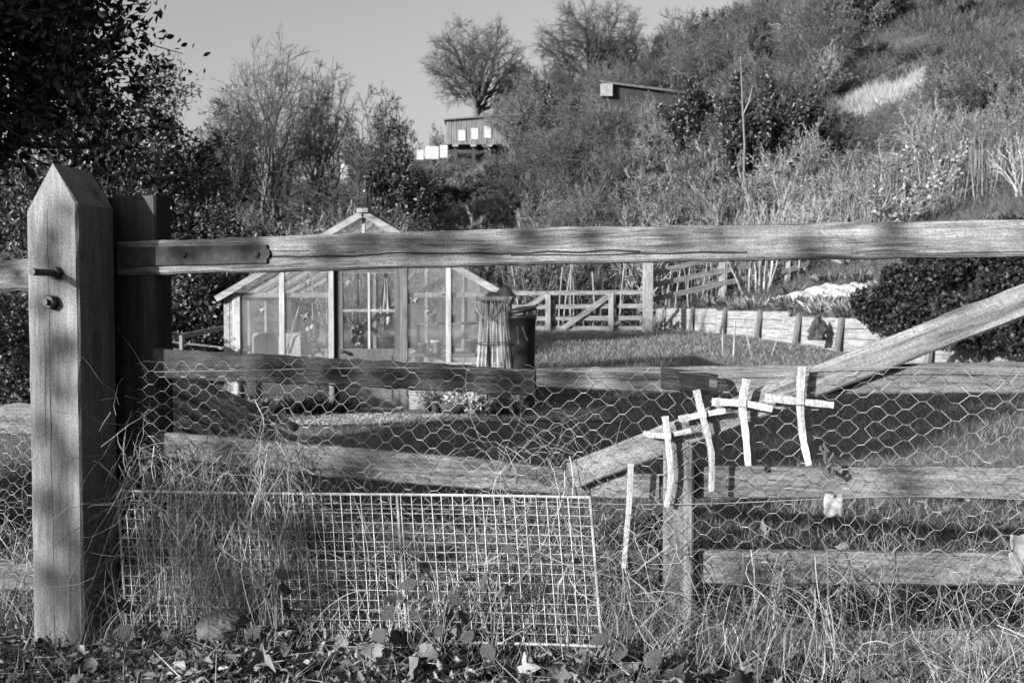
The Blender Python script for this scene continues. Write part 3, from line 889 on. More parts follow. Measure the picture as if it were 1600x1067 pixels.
# ------------------------------------------------------------------ greenhouse (front gable towards the gate)
GHY = 9.7
k_m = GHY / FPX
gx0 = xat(350, GHY)
gh = thing('greenhouse', 'small timber greenhouse with glazed gable, white glazing bars and a grey half-glazed door', 'greenhouse', (gx0, GHY, 0.0))
X = lambda px: (px - 350) * k_m           # local x of a pixel column on the front
Zp = lambda py: at(800, py, GHY).z        # height of a pixel row on the front
GW_, GD = X(792), 3.0
ZE = Zp(462); ZR = Zp(334); XR = X(569)
ZW = 0.44                                  # top of the boarded base
def roofz(x): return ZE + (ZR - ZE) * (x / XR if x < XR else (GW_ - x) / (GW_ - XR))
def ghpart(name, a, b, mat=None, bev=0.0, parent=gh):
    return Geo().box(a, b, bev).build(name, mat or M['paint'], parent)
# corner posts, boarded left corner
ghpart('corner_post', (0.085, -0.012, -0.05), (X(376), 0.06, ZE + 0.03), mat=M['whitepaint'], bev=0.004)
for i in range(3):
    ghpart('corner_board', (0.0 + i*0.028, -0.004 - 0.004*(i % 2), -0.05), (0.026 + i*0.028, 0.05, ZE - 0.01 + 0.012 * i), M['boards'])
ghpart('corner_post', (GW_ - 0.07, -0.012, -0.05), (GW_, 0.06, ZE), bev=0.004)
ghpart('corner_post', (0.0, GD - 0.06, -0.05), (0.07, GD, ZE), bev=0.004)
ghpart('corner_post', (GW_ - 0.07, GD - 0.06, -0.05), (GW_, GD, ZE), bev=0.004)
# door posts
xdl0, xdl1 = X(522), X(531); xdr0, xdr1 = X(623), X(637)
ghpart('door_post', (X(514), -0.014, 0), (X(522), 0.05, roofz(X(518)) - 0.02), mat=M['whitepaint'], bev=0.003)
ghpart('door_gap', (xdl0 + 0.001, 0.02, 0), (xdl1 - 0.001, 0.05, roofz(X(526)) - 0.05), M['darkwood'])
ghpart('door_post', (X(624.5), -0.014, 0), (xdr1, 0.05, roofz(X(630)) - 0.02), M['batten'], bev=0.003)
# front glazing bars
for px, w in ((441, 8), (701, 8)):
    x = X(px); ghpart('glazing_bar', (x - w*k_m/2, -0.010, ZW), (x + w*k_m/2, 0.03, roofz(x) - 0.02), mat=M['whitepaint'], bev=0.003)
ghpart('glazing_bar', (X(569) - 0.014, -0.010, Zp(424) + 0.12), (X(569) + 0.014, 0.03, ZR - 0.03), mat=M['whitepaint'], bev=0.003)
ghpart('lintel', (X(522), -0.016, Zp(424)+0.02), (xdr1, 0.05, Zp(424) + 0.1), bev=0.003)
ghpart('tie_beam', (0.07, 0.035, ZE - 0.02), (X(513), 0.06, ZE + 0.03))
ghpart('tie_beam', (xdr1 + 0.002, 0.035, ZE - 0.02), (GW_ - 0.07, 0.06, ZE + 0.03))
# boarded base below the glass, each course a board
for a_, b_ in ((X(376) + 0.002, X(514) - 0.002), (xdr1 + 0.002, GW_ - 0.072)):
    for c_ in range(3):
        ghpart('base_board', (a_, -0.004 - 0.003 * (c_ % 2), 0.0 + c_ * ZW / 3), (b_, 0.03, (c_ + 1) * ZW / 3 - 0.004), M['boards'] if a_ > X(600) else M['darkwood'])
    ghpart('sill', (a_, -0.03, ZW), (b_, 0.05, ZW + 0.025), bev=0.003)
# front panes, lower row and gable row
def pane(x0, x1, z0, z1f0, z1f1, y, mat=None):
    V = [(x0, y, z0), (x1, y, z0), (x1, y, z1f1), (x0, y, z1f0), (x0, y+0.004, z0), (x1, y+0.004, z0), (x1, y+0.004, z1f1), (x0, y+0.004, z1f0)]
    return obj('pane', mesh_py('pane', V, [(0,1,2,3),(7,6,5,4),(0,4,5,1),(1,5,6,2),(2,6,7,3),(3,7,4,0)], mat or M['glass']), gh)
for a_, b_ in ((X(377), X(437)), (X(445), X(513)), (X(638), X(697)), (X(705), GW_ - 0.075)):
    zl = ZE + 0.0
    pane(a_, b_, ZW + 0.027, zl, zl, 0.008)
    pane(a_, b_, zl - 0.015, max(zl, roofz(a_) - 0.05), max(zl, roofz(b_) - 0.05), 0.002)
pane(X(524), X(555+9), Zp(424) + 0.11, roofz(X(524)) - 0.06, roofz(X(564)) - 0.06, 0.004, M['glassclean'])
pane(X(575), X(622), Zp(424) + 0.11, roofz(X(575)) - 0.06, roofz(X(622)) - 0.06, 0.004, M['glassclean'])
# barge boards, rafters, ridge, roof panes
OV = 0.12
for sgn, xa in ((-1, -0.06), (1, GW_ + 0.04)):
    za = roofz(0) - 0.06 * (ZR - ZE) / XR
    g = Geo().bar((xa, -0.05, za), (XR, -0.05, ZR), 0.03, 0.06, up=(0, 0, 1)); g.build('barge_board', M['boards'], gh)
    for j in range(1, 5):
        y = j * GD / 4 - 0.02
        Geo().bar((xa * 0 + (0.02 if sgn < 0 else GW_ - 0.02), y, ZE), (XR, y, ZR - 0.03), 0.03, 0.045).build('rafter', M['paint'], gh)
    Geo().bar((0.03 if sgn < 0 else GW_ - 0.03, 0.0, ZE - 0.005), (0.03 if sgn < 0 else GW_ - 0.03, GD, ZE - 0.005), 0.06, 0.05).build('eaves_beam', M['paint'], gh)
    e0 = Vector((0.0 if sgn < 0 else GW_, 0, ZE + 0.03)); e1 = Vector((XR, 0, ZR + 0.0))
    for j in range(4):
        y0, y1 = j * GD / 4 - 0.03 + (0.0 if j else -0.0), (j + 1) * GD / 4 - 0.04
        for q in range(2):
            a_ = e0.lerp(e1, q * 0.5); b_ = e0.lerp(e1, q * 0.5 + 0.51); lift = 0.006 * (1 - q)
            V = [(a_.x, y0, a_.z + lift), (a_.x, y1, a_.z + lift), (b_.x, y1, b_.z + lift), (b_.x, y0, b_.z + lift)]
            V += [(v[0], v[1], v[2] - 0.004) for v in V]
            Fq = [(0,1,2,3),(7,6,5,4),(0,4,5,1),(1,5,6,2),(2,6,7,3),(3,7,4,0)]
            obj('roof_pane', mesh_py('roof_pane', V, Fq, M['glassroof']), gh)
Geo().box((XR - 0.055, -0.09, ZR + 0.005), (XR + 0.055, GD + 0.06, ZR + 0.045), 0.006).build('ridge_cap', M['paint'], gh)
# side walls and back gable
for xs_ in (0.02, GW_ - 0.05):
    for c_ in range(3):
        ghpart('base_board', (xs_, 0.062, c_ * ZW / 3), (xs_ + 0.03, GD - 0.062, (c_ + 1) * ZW / 3 - 0.004), M['boards'])
    for j in range(4):
        y0, y1 = 0.065 + j * (GD - 0.13) / 4, 0.065 + (j + 1) * (GD - 0.13) / 4
        ghpart('side_pane', (xs_ + 0.01, y0 + 0.016, ZW), (xs_ + 0.014, y1 - 0.002, ZE - 0.03), M['glass'])
        ghpart('glazing_bar', (xs_, y0, ZW), (xs_ + 0.03, y0 + 0.014, ZE - 0.03))
for px in (440, 520, 625, 700):
    x = X(px); ghpart('glazing_bar', (x - 0.02, GD - 0.04, 0), (x + 0.02, GD, roofz(x) - 0.03))
for c_ in range(4):
    ghpart('back_board', (0.072, GD - 0.03, c_ * 0.12), (GW_ - 0.072, GD - 0.01, (c_ + 1) * 0.12 - 0.004), M['boards'])
xsb = [0.072, X(440) - 0.02, X(520) - 0.02, X(569), X(625) - 0.02, X(700) - 0.02, GW_ - 0.072]
for a_, b_ in zip(xsb[:-1], xsb[1:]):
    pane(a_ + 0.02, b_ - 0.002, 0.49, roofz(a_) - 0.06, roofz(b_) - 0.06, GD - 0.025)
# door
dx0, dx1 = xdl1 + 0.002, X(624)
dzt = Zp(424) + 0.018
door = Geo().box((dx0, -0.006, 0.03), (dx1, 0.03, Zp(545)), 0.003).build('door', M['doorpaint'], gh)
dpart = lambda n, a, b, mt=None, bev=0.002: Geo().box(a, b, bev).build(n, mt or M['doorpaint'], door)
dpart('door_stile', (dx0, -0.008, Zp(545) + 0.001), (dx0 + 0.03, 0.03, dzt))
dpart('door_stile', (dx1 - 0.045, -0.008, Zp(545) + 0.001), (dx1, 0.03, dzt))
dpart('door_head', (dx0 + 0.031, -0.008, dzt - 0.03), (dx1 - 0.046, 0.03, dzt))
for px in (577,):
    dpart('glazing_bar', (X(px) - 0.011, -0.012, Zp(545) + 0.002), (X(px) + 0.011, 0.02, dzt - 0.031), M['whitepaint'])
dpart('glazing_bar', (dx0 + 0.031, -0.010, Zp(485) - 0.011), (X(577) - 0.012, 0.02, Zp(485) + 0.011), M['paint'])
dpart('glazing_bar', (X(577) + 0.012, -0.010, Zp(485) - 0.011), (dx1 - 0.046, 0.02, Zp(485) + 0.011), M['paint'])
for xa, xb in ((dx0 + 0.031, X(577) - 0.012), (X(577) + 0.012, dx1 - 0.046)):
    for za, zb in ((Zp(545) + 0.002, Zp(485) - 0.012), (Zp(485) + 0.012, dzt - 0.031)):
        dpart('pane', (xa, 0.004, za), (xb, 0.008, zb), M['glassclean'], 0)
        dpart('putty', (xa, -0.003, zb - 0.006), (xb, 0.0035, zb), M['paint'], 0)
dpart('lower_panel', (dx0 + 0.06, -0.014, 0.10), (dx1 - 0.07, -0.007, Zp(545) - 0.07), None, 0.002)
dpart('door_sill', (dx0 - 0.02, -0.05, 0.0), (dx1 + 0.02, 0.028, 0.027), M['paint'])
g = Geo().lathe([(0.011, 0), (0.011, 0.02), (0.006, 0.024), (0.006, 0.04), (0.016, 0.045), (0.02, 0.058), (0.013, 0.068)], 12)
g.build('handle', M['strap'], door, loc=(dx0 + 0.035, -0.007, Zp(549)), rot=(R(90), 0, 0))
# the greenhouse contents
def G(x, y, z): return (gx0 + x, GHY + y, z)
bale = thing('straw_bale', 'square straw bale inside the greenhouse against the glass', 'straw bale', G(X(422), 0.45, 0))
g = Geo().box((-0.24, -0.2, 0.32), (0.24, 0.2, 0.32 + 0.42), 0.04); g.build('bale', M['straw'], bale)
Geo().box((-0.26, -0.22, 0), (0.26, 0.22, 0.318), 0.01).build('stand', M['darkwood'], bale)
for bx_ in (-0.1, 0.12): Geo().tube([(bx_, -0.203, 0.33), (bx_, -0.203, 0.738), (bx_, 0.2, 0.742)], 0.004, 5).build('twine', M['cane'], bale)
bench = thing('potting_bench', 'long wooden potting bench inside the greenhouse under the glass', 'bench', G(X(715), 0.5, 0))
Geo().box((-0.48, -0.25, 0.50), (0.42, 0.25, 0.535), 0.004).build('bench_top', M['batten'], bench)
for x_ in (-0.42, 0.36):
    for y_ in (-0.2, 0.2): Geo().box((x_ - 0.025, y_ - 0.025, 0), (x_ + 0.025, y_ + 0.025, 0.498)).build('leg', M['batten'], bench)
Geo().box((-0.47, 0.05, 0.82), (0.40, 0.25, 0.84)).build('shelf', M['batten'], bench)
for x_ in (-0.45, 0.38): Geo().box((x_ - 0.015, 0.2, 0.536), (x_ + 0.015, 0.23, 0.818)).build('shelf_bracket', M['batten'], bench)
pots = [(-0.38, -0.12, 0.05, 0.10), (-0.24, -0.05, 0.06, 0.13), (-0.08, -0.14, 0.045, 0.09), (0.12, -0.08, 0.06, 0.14), (0.28, -0.1, 0.05, 0.10), (-0.3, 0.15, 0.045, 0.09), (-0.1, 0.15, 0.05, 0.08), (0.2, 0.15, 0.05, 0.12)]
names_p = ['squat pot at the left end of the potting bench', 'wide pot beside the squat one on the potting bench', 'little pot midway along the potting bench front', 'tall wide pot on the potting bench beside the glazing bar', 'pot at the far right end of the potting bench', 'small pot on the shelf over the bench, towards the door', 'low pot at the middle of the shelf over the bench', 'tall pot on the shelf over the bench, towards the barrel']
for i, (x_, y_, r_, h_) in enumerate(pots):
    zb = 0.536 if i < 5 else 0.841
    t = thing('plant_pot', names_p[i], 'pot', G(X(715) + x_, 0.5 + y_, zb), 0, 'pots on the greenhouse bench')
    Geo().lathe([(r_ * 0.7, 0), (r_ * 0.95, h_ * 0.8), (r_ * 1.08, h_ * 0.8), (r_ * 1.08, h_), (r_ * 0.92, h_), (r_ * 0.9, h_ * 0.85)], 14).build('pot', M['paleplaster'] if i in (1, 4, 7) else M['pot'], t, True)
tow = thing('hanging_cloth', 'white cloth hanging inside behind the greenhouse door panes', 'cloth', G(X(601), 0.10, 0))
V = []; F = []
for i in range(13):
    f = i / 12; z = Zp(426) - f * (Zp(426) - Zp(508)); w = 0.012 + 0.05 * min(1, f * 1.25)
    w *= 1 if f < 0.9 else 0.8
    for j in range(9):
        u = j / 8 - 0.5; V.append((u * 2 * w, 0.02 * math.sin(u * 14 + f * 2), z))
for i in range(12):
    for j in range(8): F.append((i*9+j, i*9+j+1, (i+1)*9+j+1, (i+1)*9+j))
V, F = shell(V, F, [(x, y + 0.006, z) for x, y, z in V])
obj('cloth', mesh_py('cloth', V, F, M['cloth'], True), tow)
Geo().tube([(0, 0.02, Zp(426)), (0, 0.02, roofz(X(598)) - 0.04)], 0.003, 5).build('cord', M['cane'], tow)
def bunch(x_, y_, ztop, zb, label, n=26, seed=1, mat='holly', mat2='petal', w=0.05):
    rr = random.Random(seed)
    t = thing('hanging_bunch', label, 'onion bunch', G(x_, y_, 0), 0)
    Geo().tube([(0, 0, zb), (0, 0, ztop)], 0.008, 5).build('string', M['cane'], t)
    for nm, mt, cnt in (('dark_bulb', M[mat], n), ('pale_bulb', M[mat2], n // 4)):
        g = Geo()
        for i in range(cnt):
            f = rr.random(); r_ = rr.uniform(0.016, 0.026); a_ = rr.uniform(0, 6.28); q = w * (0.4 + 0.6 * math.sin(math.pi * (0.15 + 0.75 * f)))
            g.lathe([(r_*0.3, -r_), (r_*0.9, -r_*0.5), (r_, 0), (r_*0.8, r_*0.6), (r_*0.2, r_*1.2)], 8, (q * math.cos(a_), q * math.sin(a_), zb - f * 0.2))
        g.build(nm, mt, t, True)
bunch(X(484), 0.14, Zp(425), Zp(502), 'dark bunch of bulbs hanging on a string left of the greenhouse door', seed=4)
bunch(X(556), 0.13, Zp(427), Zp(508), 'bunch of bulbs with pale tips hanging on a string behind the door', seed=6)
# canes and string inside the left part
for i, (a_, b_, lab) in enumerate((((478, 421), (438, 552), 'thin cane leaning to the left inside the greenhouse'), ((478, 424), (484, 500), 'short thin cane hanging beside the leaning cane inside the greenhouse'), ((504, 420), (500, 560), 'upright pale cane inside the greenhouse next to the door'), ((508, 420), (505, 480), 'second upright cane inside the greenhouse next to the door'))):
    t = thing('garden_cane', lab, 'cane', G(0, 0.22 + 0.03 * i, 0))
    Geo().tube([(X(b_[0]), 0, max(0.0, Zp(b_[1]) - 0.5) if i == 2 else Zp(b_[1])), (X(a_[0]), 0, Zp(a_[1]))], 0.008, 6).build('stem', M['cane'], t)
# paper butterflies on the glass
bf = [(437, 436, 'just under the rafter on the leftmost pane', -20), (407, 483, 'low on the leftmost pane over the bale', 30), (479, 440, 'at the top of the pane with the leaning cane', 10), (476, 494, 'low on the pane with the leaning cane', -15), (664, 424, 'at the top of the pane right of the door', 20), (664, 485, 'in the middle of the pane right of the door', 40), (646, 469, 'beside the door post on the right hand glass', 5), (691, 457, 'close to the right glazing bar', -35), (541, 441, 'in the top left pane of the door', 15)]
for px, py, lab, an in bf:
    t = thing('paper_butterfly', 'pale paper butterfly stuck ' + lab, 'butterfly', (gx0 + X(px), GHY - (0.004 if px not in (541,) else 0.001) + 0.002, Zp(py)), 0, 'paper butterflies on the greenhouse glass')
    for sg in (-1, 1):
        V = [(0, 0, -0.012), (sg*0.03, -0.006, -0.026), (sg*0.024, -0.005, -0.002), (sg*0.045, -0.008, 0.026), (sg*0.012, -0.002, 0.022), (0, 0, 0.006)]
        V = [(x, y, z) for x, y, z in V]; Vb = [(x, y + 0.0008, z) for x, y, z in V]
        n6 = 6
        F = [tuple(range(6)), tuple(range(11, 5, -1))] + [(i, (i+1) % 6, 6 + (i+1) % 6, 6 + i) for i in range(6)]
        o = obj('wing', mesh_py('wing', V + Vb, F, M['leafpale']), t); o.rotation_euler = (0, R(an), 0)

# ------------------------------------------------------------------ barrel, canes and small things beside the greenhouse
by = 9.55; bx_ = xat(814, by)
bz = 0.0
kb = by / FPX
t = thing('water_barrel', 'dark plastic water barrel with a tilted loose lid beside the greenhouse', 'barrel', (bx_, by, bz))
Hb = at(814, 492, by).z - bz
Geo().lathe([(0.115, 0), (0.122, 0.02), (0.142, Hb * 0.95), (0.152, Hb * 0.955), (0.152, Hb), (0.138, Hb), (0.13, Hb * 0.9)], 28).build('body', M['barrel'], t, True)
lid = Geo().lathe([(0.150, 0), (0.152, 0.03), (0.14, 0.04), (0.02, 0.055)], 28).build('lid', M['barrel'], t, True, loc=(0.005, -0.01, Hb + 0.026), rot=(R(3), R(-10), 0))
for i, (o_, l_) in enumerate(((-0.035, 0.17), (0.012, 0.13))):
    Geo().bar((o_, -0.137, Hb * 0.88), (o_ + 0.035 * (i + 0.3), -0.139, Hb * 0.88 - l_), 0.016, 0.006, up=(0, 1, 0)).build('drip_mark', M['batten'], t)
cb = thing('cane_bundle', 'bundle of pale bamboo canes tied under a board and leaning by the greenhouse corner', 'cane bundle', (xat(771, 9.45), 9.45, 0))
kc = 9.45 / FPX
ztb = at(771, 470, 9.45).z
rr = random.Random(5)
for i in range(22):
    f = i / 21 - 0.5
    xt = f * 38 * kc + rr.uniform(-.01, .01); xb = f * 66 * kc + rr.uniform(-.02, .02) * 1.5
    cn = Geo().tube([(xb, -0.06 + rr.uniform(-.05, .05), 0), (xt * 0.5 + xb * 0.5 + rr.uniform(-.006, .006), rr.uniform(-.03, .03), ztb * 0.5), (xt, 0.02 + rr.uniform(-.03, .03), ztb)], [0.008, 0.007, 0.0055], 6).build('cane', M['cane'], cb)
Geo().box((-27*kc, -0.07, ztb + 0.002), (26*kc, 0.07, ztb + 0.04), 0.004).build('board', M['batten'], cb)
ring = lambda cx, cz, rx, rz_, y: [(cx + rx * math.cos(a_ * 2 * math.pi / 20), y, cz + rz_ * math.sin(a_ * 2 * math.pi / 20)) for a_ in range(21)]
Geo().tube(ring(0, ztb * 0.62, 0.17, 0.012, -0.05), 0.005, 5).build('tie', M['darkwood'], cb)
t = thing('hose_loop', 'pale hose loop hanging from the board on the cane bundle', 'hose', (xat(764, 9.4), 9.4, 0))
zl = at(764, 478, 9.4).z
Geo().tube([(0.12 * math.cos(a_) , -0.05, zl + 0.02 - 0.14 * math.sin(a_) * (1 if math.sin(a_) > 0 else 0.25)) for a_ in np.linspace(-0.3, math.pi + 0.3, 22)], 0.0095, 7).build('tube', M['cane'], t)
t = thing('dark_glove', 'crumpled dark cloth lying on the board over the cane bundle', 'cloth', (xat(783, 9.45), 9.45, ztb + 0.041))
V = []; F = []
n = 9
for j in range(n):
    for i in range(n):
        u, v = i/(n-1)-.5, j/(n-1)-.5
        e = max(0, 1 - (u*u+v*v)*3.6)
        V.append((u * 0.3, v * 0.13, e * 0.075 * (1 + 0.6 * math.sin(u*9+v*4)) + 0.002))
for j in range(n-1):
    for i in range(n-1): F.append((j*n+i, j*n+i+1, (j+1)*n+i+1, (j+1)*n+i))
V, F = shell(V, F, [(x, y, max(0, z - 0.008) - 0.0005) for x, y, z in V])
obj('fabric', mesh_py('fabric', V, F, M['plasticblack'], True), t)
t = thing('marker_disc', 'small white round disc on a stick behind the water barrel', 'marker', (xat(796, 10.4), 10.4, hz(xat(796, 10.4), 10.4)))
zd = at(796, 443, 10.4).z - t.location.z
Geo().tube([(0, 0, -0.05), (0, 0, zd)], 0.008, 6).build('stick', M['cane'], t)
Geo().lathe([(0.032, -0.004), (0.034, 0), (0.032, 0.004)], 18).build('disc', M['paper'], t, loc=(0, -0.012, zd), rot=(R(90), 0, 0))
t = thing('white_box', 'white block standing behind the greenhouse roof slope', 'box', (xat(741, 13.4), 13.4, hz(xat(741, 13.4), 13.4)))
zd = at(741, 417, 13.4).z - t.location.z
Geo().box((-0.08, -0.08, -0.02), (0.08, 0.08, zd), 0.006).build('post', M['paint'], t)
Geo().box((-0.1, -0.1, zd + 0.001), (0.1, 0.1, zd + 0.03), 0.006).build('cap', M['paint'], t)

# pots with plants and a bowl by the greenhouse door
for i, (px, Yp, r_, h_, lab) in enumerate(((668, 9.42, 0.05, 0.10, 'small grey pot with a bushy plant beside the greenhouse door'), (682, 9.36, 0.055, 0.11, 'grey pot with a twiggy plant, between the door pot and the bowl'))):
    x_ = xat(px, Yp); t = thing('potted_plant', lab, 'plant', (x_, Yp, hz(x_, Yp) + 0.01))
    Geo().lathe([(r_*0.7, 0), (r_, h_*0.85), (r_*1.12, h_*0.85), (r_*1.12, h_), (r_*0.9, h_), (r_*0.85, h_*0.9)], 14).build('pot', M['pot'], t, True)
    m = 260
    d = unit(rng.normal(size=(m, 3)) * [1, 1, 0.7] + [0, 0, 0.7]); pos = d * rng.uniform(0.01, 0.13, m)[:, None] + [0, 0, h_ * 0.9]
    V, F = leaves_np(pos, d + rng.normal(size=(m, 3)) * 0.4, rng.uniform(0.02, 0.045, m), rng.uniform(0.008, 0.018, m))
    obj('foliage', mesh_np('foliage', V, F, M['leafmid']), t)
t = thing('planter_bowl', 'wide dark bowl on the gravel next to the potted plants', 'bowl', (xat(712, 9.3), 9.3, hz(xat(712, 9.3), 9.3) + 0.01))
Geo().lathe([(0.11, 0), (0.15, 0.05), (0.17, 0.10), (0.155, 0.10), (0.13, 0.05)], 20).build('bowl', M['darkwood'], t, True)

# ------------------------------------------------------------------ far garden gate, its post and the fence climbing to the right
FY = 24.0
kf = FY / FPX
fz = lambda px, Y=FY: hz(xat(px, Y), Y)
fg = thing('garden_gate', 'far pale five bar garden gate with two diagonal braces across the lawn end', 'gate', (xat(795, FY), FY, fz(900)))
fx = lambda px: (px - 795) * kf
fzz = lambda py: at(800, py, FY).z - fz(900)
def fbar(name, p0, p1, hpx, y, th=0.05):
    a_ = Vector((fx(p0[0]), y, fzz(p0[1]))); b_ = Vector((fx(p1[0]), y, fzz(p1[1]))); L = (b_ - a_).length
    w = hpx * kf
    me = plank_mesh(name, [(0, -w/2, w/2), (L, -w/2, w/2)], 0, th, M['fencewood'], seed=int(p0[0]), sub=10, bev=0.006, wob=0.004)
    o = obj(name, me, fg, a_); o.rotation_euler = (0, -math.atan2(b_.z - a_.z, b_.x - a_.x), 0); return o
for y0, y1, x0 in ((458.5, 457, 790), (480, 478, 800), (498, 497, 800), (513, 513, 815)):
    fbar('rail', (x0, y0), (1004, y1), 7, 0.0)
fbar('diagonal_brace', (803, 494), (855, 460), 8, -0.06); fbar('diagonal_brace', (866, 523), (953, 461), 8, -0.06)
for px, yt, yb in ((856, 459, 522), (954, 458, 526)):
    Geo().box((fx(px) - 0.06, -0.115, fzz(yb)), (fx(px) + 0.06, -0.065, fzz(yt)), 0.005).build('upright', M['paint'], fg)
def fpost(name, px, Y, yt, wpx, label, mat='paint', group=None):
    x_ = xat(px, Y); z0 = hz(x_, Y) ; zt = at(px, yt, Y).z
    t = thing(name, label, 'post', (x_, Y, z0), 0, group)
    w = wpx * Y / FPX / 2
    Geo().box((-w, -w, -0.3), (w, w, zt - z0), 0.01).build('timber', M[mat], t)
    Geo().box((-w - 0.01, -w - 0.01, zt - z0 + 0.001), (w + 0.01, w + 0.01, zt - z0 + 0.02), 0.003).build('cap', M['batten'], t)
    return t
fpost('fence_post', 1012, FY - 0.25, 411, 15, 'thick white post where the far garden gate latches')
# climbing fence
cf = thing('climbing_fence', 'pale three rail fence climbing the bank beyond the plank wall', 'fence', (0, 0, 0))
FP = [(1012, 24.0), (1127, 24.6), (1229, 25.2), (1323, 25.8), (1420, 26.4), (1520, 27.0), (1620, 27.6)]
W3 = [Vector((xat(px, Y), Y, 0)) for px, Y in FP]
tops = [(447, 470, 428), (424, 443, 402), (404, 423, 385), (372, 392, 354), (333, 352, 318), (312, 330, 294), (292, 312, 276)]
for i, ((px, Y), p) in enumerate(zip(FP, W3)):
    if i:
        zt = at(px, tops[i][2] + (8 if i < 3 else -2), Y).z; z0 = min(hz(p.x, p.y), zt - 1.0)
        Geo().box((p.x - 0.075, p.y - 0.075, z0 - 0.3), (p.x + 0.075, p.y + 0.075, zt), 0.01).build('post', M['paint'], cf)
    if i < len(FP) - 1:
        for r_ in (0, 1, 2):
            za = at(px, tops[i][r_], Y).z; zb = at(FP[i+1][0], tops[i+1][r_], FP[i+1][1]).z
            a_ = Vector((p.x, p.y - 0.09, za)); b_ = Vector((W3[i+1].x, W3[i+1].y - 0.09, zb)); L = (b_ - a_).length
            me = plank_mesh('rail', [(0, -0.065, 0.065), (L, -0.065, 0.065)], 0, 0.03, M['fencewood'], seed=i * 3 + r_, sub=10, bev=0.004, wob=0.004)
            o = obj('rail', me, cf, a_)
            d = b_ - a_; o.rotation_euler = Euler((0, -math.atan2(d.z, math.hypot(d.x, d.y)), math.atan2(d.y, d.x)), 'XYZ')

# ------------------------------------------------------------------ plank retaining wall
rw = thing('retaining_wall', 'pale timber plank retaining wall with leaning battens along the lawn', 'retaining wall', (0, 0, 0))
WP = [(y, float(wx(y))) for y in (26.4, 22.8, 19.4, 16.2, 13.4, 10.6, 8.0, 5.5)]
for i in range(len(WP) - 1):
    (ya, xa), (yb, xb) = WP[i], WP[i+1]
    A_ = Vector((xa, ya, 0)); B_ = Vector((xb, yb, 0)); d = (B_ - A_); L = d.length
    zba, zbb = hz(xa - 0.25, ya), hz(xb - 0.25, yb)
    ang = math.atan2(d.y, d.x)
    zbase = (zba + zbb) / 2
    for c_ in range(4):
        z0 = zbase - 0.14 + c_ * 0.178
        me = plank_mesh('board', [(0.004, z0, z0 + 0.172), (L - 0.004, z0, z0 + 0.172)], 0, 0.045, M['boards'], seed=i * 7 + c_, sub=6, bev=0.006, wob=0.004)
        o = obj('board', me, rw, A_ + Vector((0, 0, 0.0)))
        o.rotation_euler = (R(0.0), 0, ang)
        o.location += Vector((-math.sin(ang), math.cos(ang), 0)) * (-0.055 - 0.006 * (c_ % 2)) * -1 * 0 + Vector((-0.05, 0, 0))
    nb = 2 if i < 6 else 1
    for q in range(nb):
        f = (q + 0.35) / nb
        c = A_.lerp(B_, f); n_ = Vector((-0.98, -0.2, 0)).normalized()
        zb_ = hz(c.x - 0.3, c.y)
        b0 = c + n_ * 0.20 + Vector((0, 0, zb_ - 0.1)); b1 = c + n_ * 0.085 + Vector((0, 0, zb_ + 0.60))
        Geo().bar(b0, b1, 0.11, 0.05, up=n_).build('batten', M['batten'], rw)

# sticks in the lawn before the wall
for i, (px, yt, yb, lean, lab) in enumerate(((1129, 514, 532, 0, 'short thin cane stuck in the lawn before the plank wall'), (1146, 500, 545, 2, 'thick white topped stake in the lawn before the plank wall'), (1176, 498, 536, -14, 'cane with a forked top leaning left before the plank wall'), (1202, 496, 532, 22, 'cane leaning right against the plank wall'))):
    Y = 16.5 - 0.4 * (i == 1); p = at(px, yb, Y); z0 = hz(p.x, Y)
    t = thing('garden_stake', lab, 'stake', (p.x, Y, z0), 0)
    h = at(px, yt, Y).z - z0
    Geo().tube([(0, 0, -0.1), (h * math.tan(R(lean)) * 1.0, 0.0, h)], 0.016 if i == 1 else 0.009, 6).build('shaft', M['cane'], t)
# sack hung on the wall
t = thing('dark_sack', 'crumpled dark sack hanging on a batten of the plank wall', 'sack', (0, 0, 0))
c = at(1286, 512, float(np.interp(0, [0, 1], [17.6, 17.6])))
V, F = [], []
for j in range(9):
    f = j / 8
    for i in range(14):
        a_ = 2 * math.pi * i / 14; r_ = (0.05 + 0.13 * math.sin(min(1, f * 1.3) * math.pi * 0.6)) * (1 + 0.3 * math.sin(3 * a_ + j * 0.8) + 0.2 * math.sin(5 * a_ - j * 1.7) + random.uniform(-0.12, 0.12))
        V.append((c.x - 0.12 + r_ * math.cos(a_) * 0.8, c.y - 0.1 + r_ * 0.5 * math.sin(a_), c.z + 0.2 - f * 0.42))
for j in range(8):
    for i in range(14): F.append((j*14+i, (j+1)*14+i, (j+1)*14+(i+1) % 14, j*14+(i+1) % 14))
F.append(tuple(range(14))); F.append(tuple(range(8*14+13, 8*14-1, -1)))
obj('sacking', mesh_py('sacking', V, F, M['darkwood'], False), t)
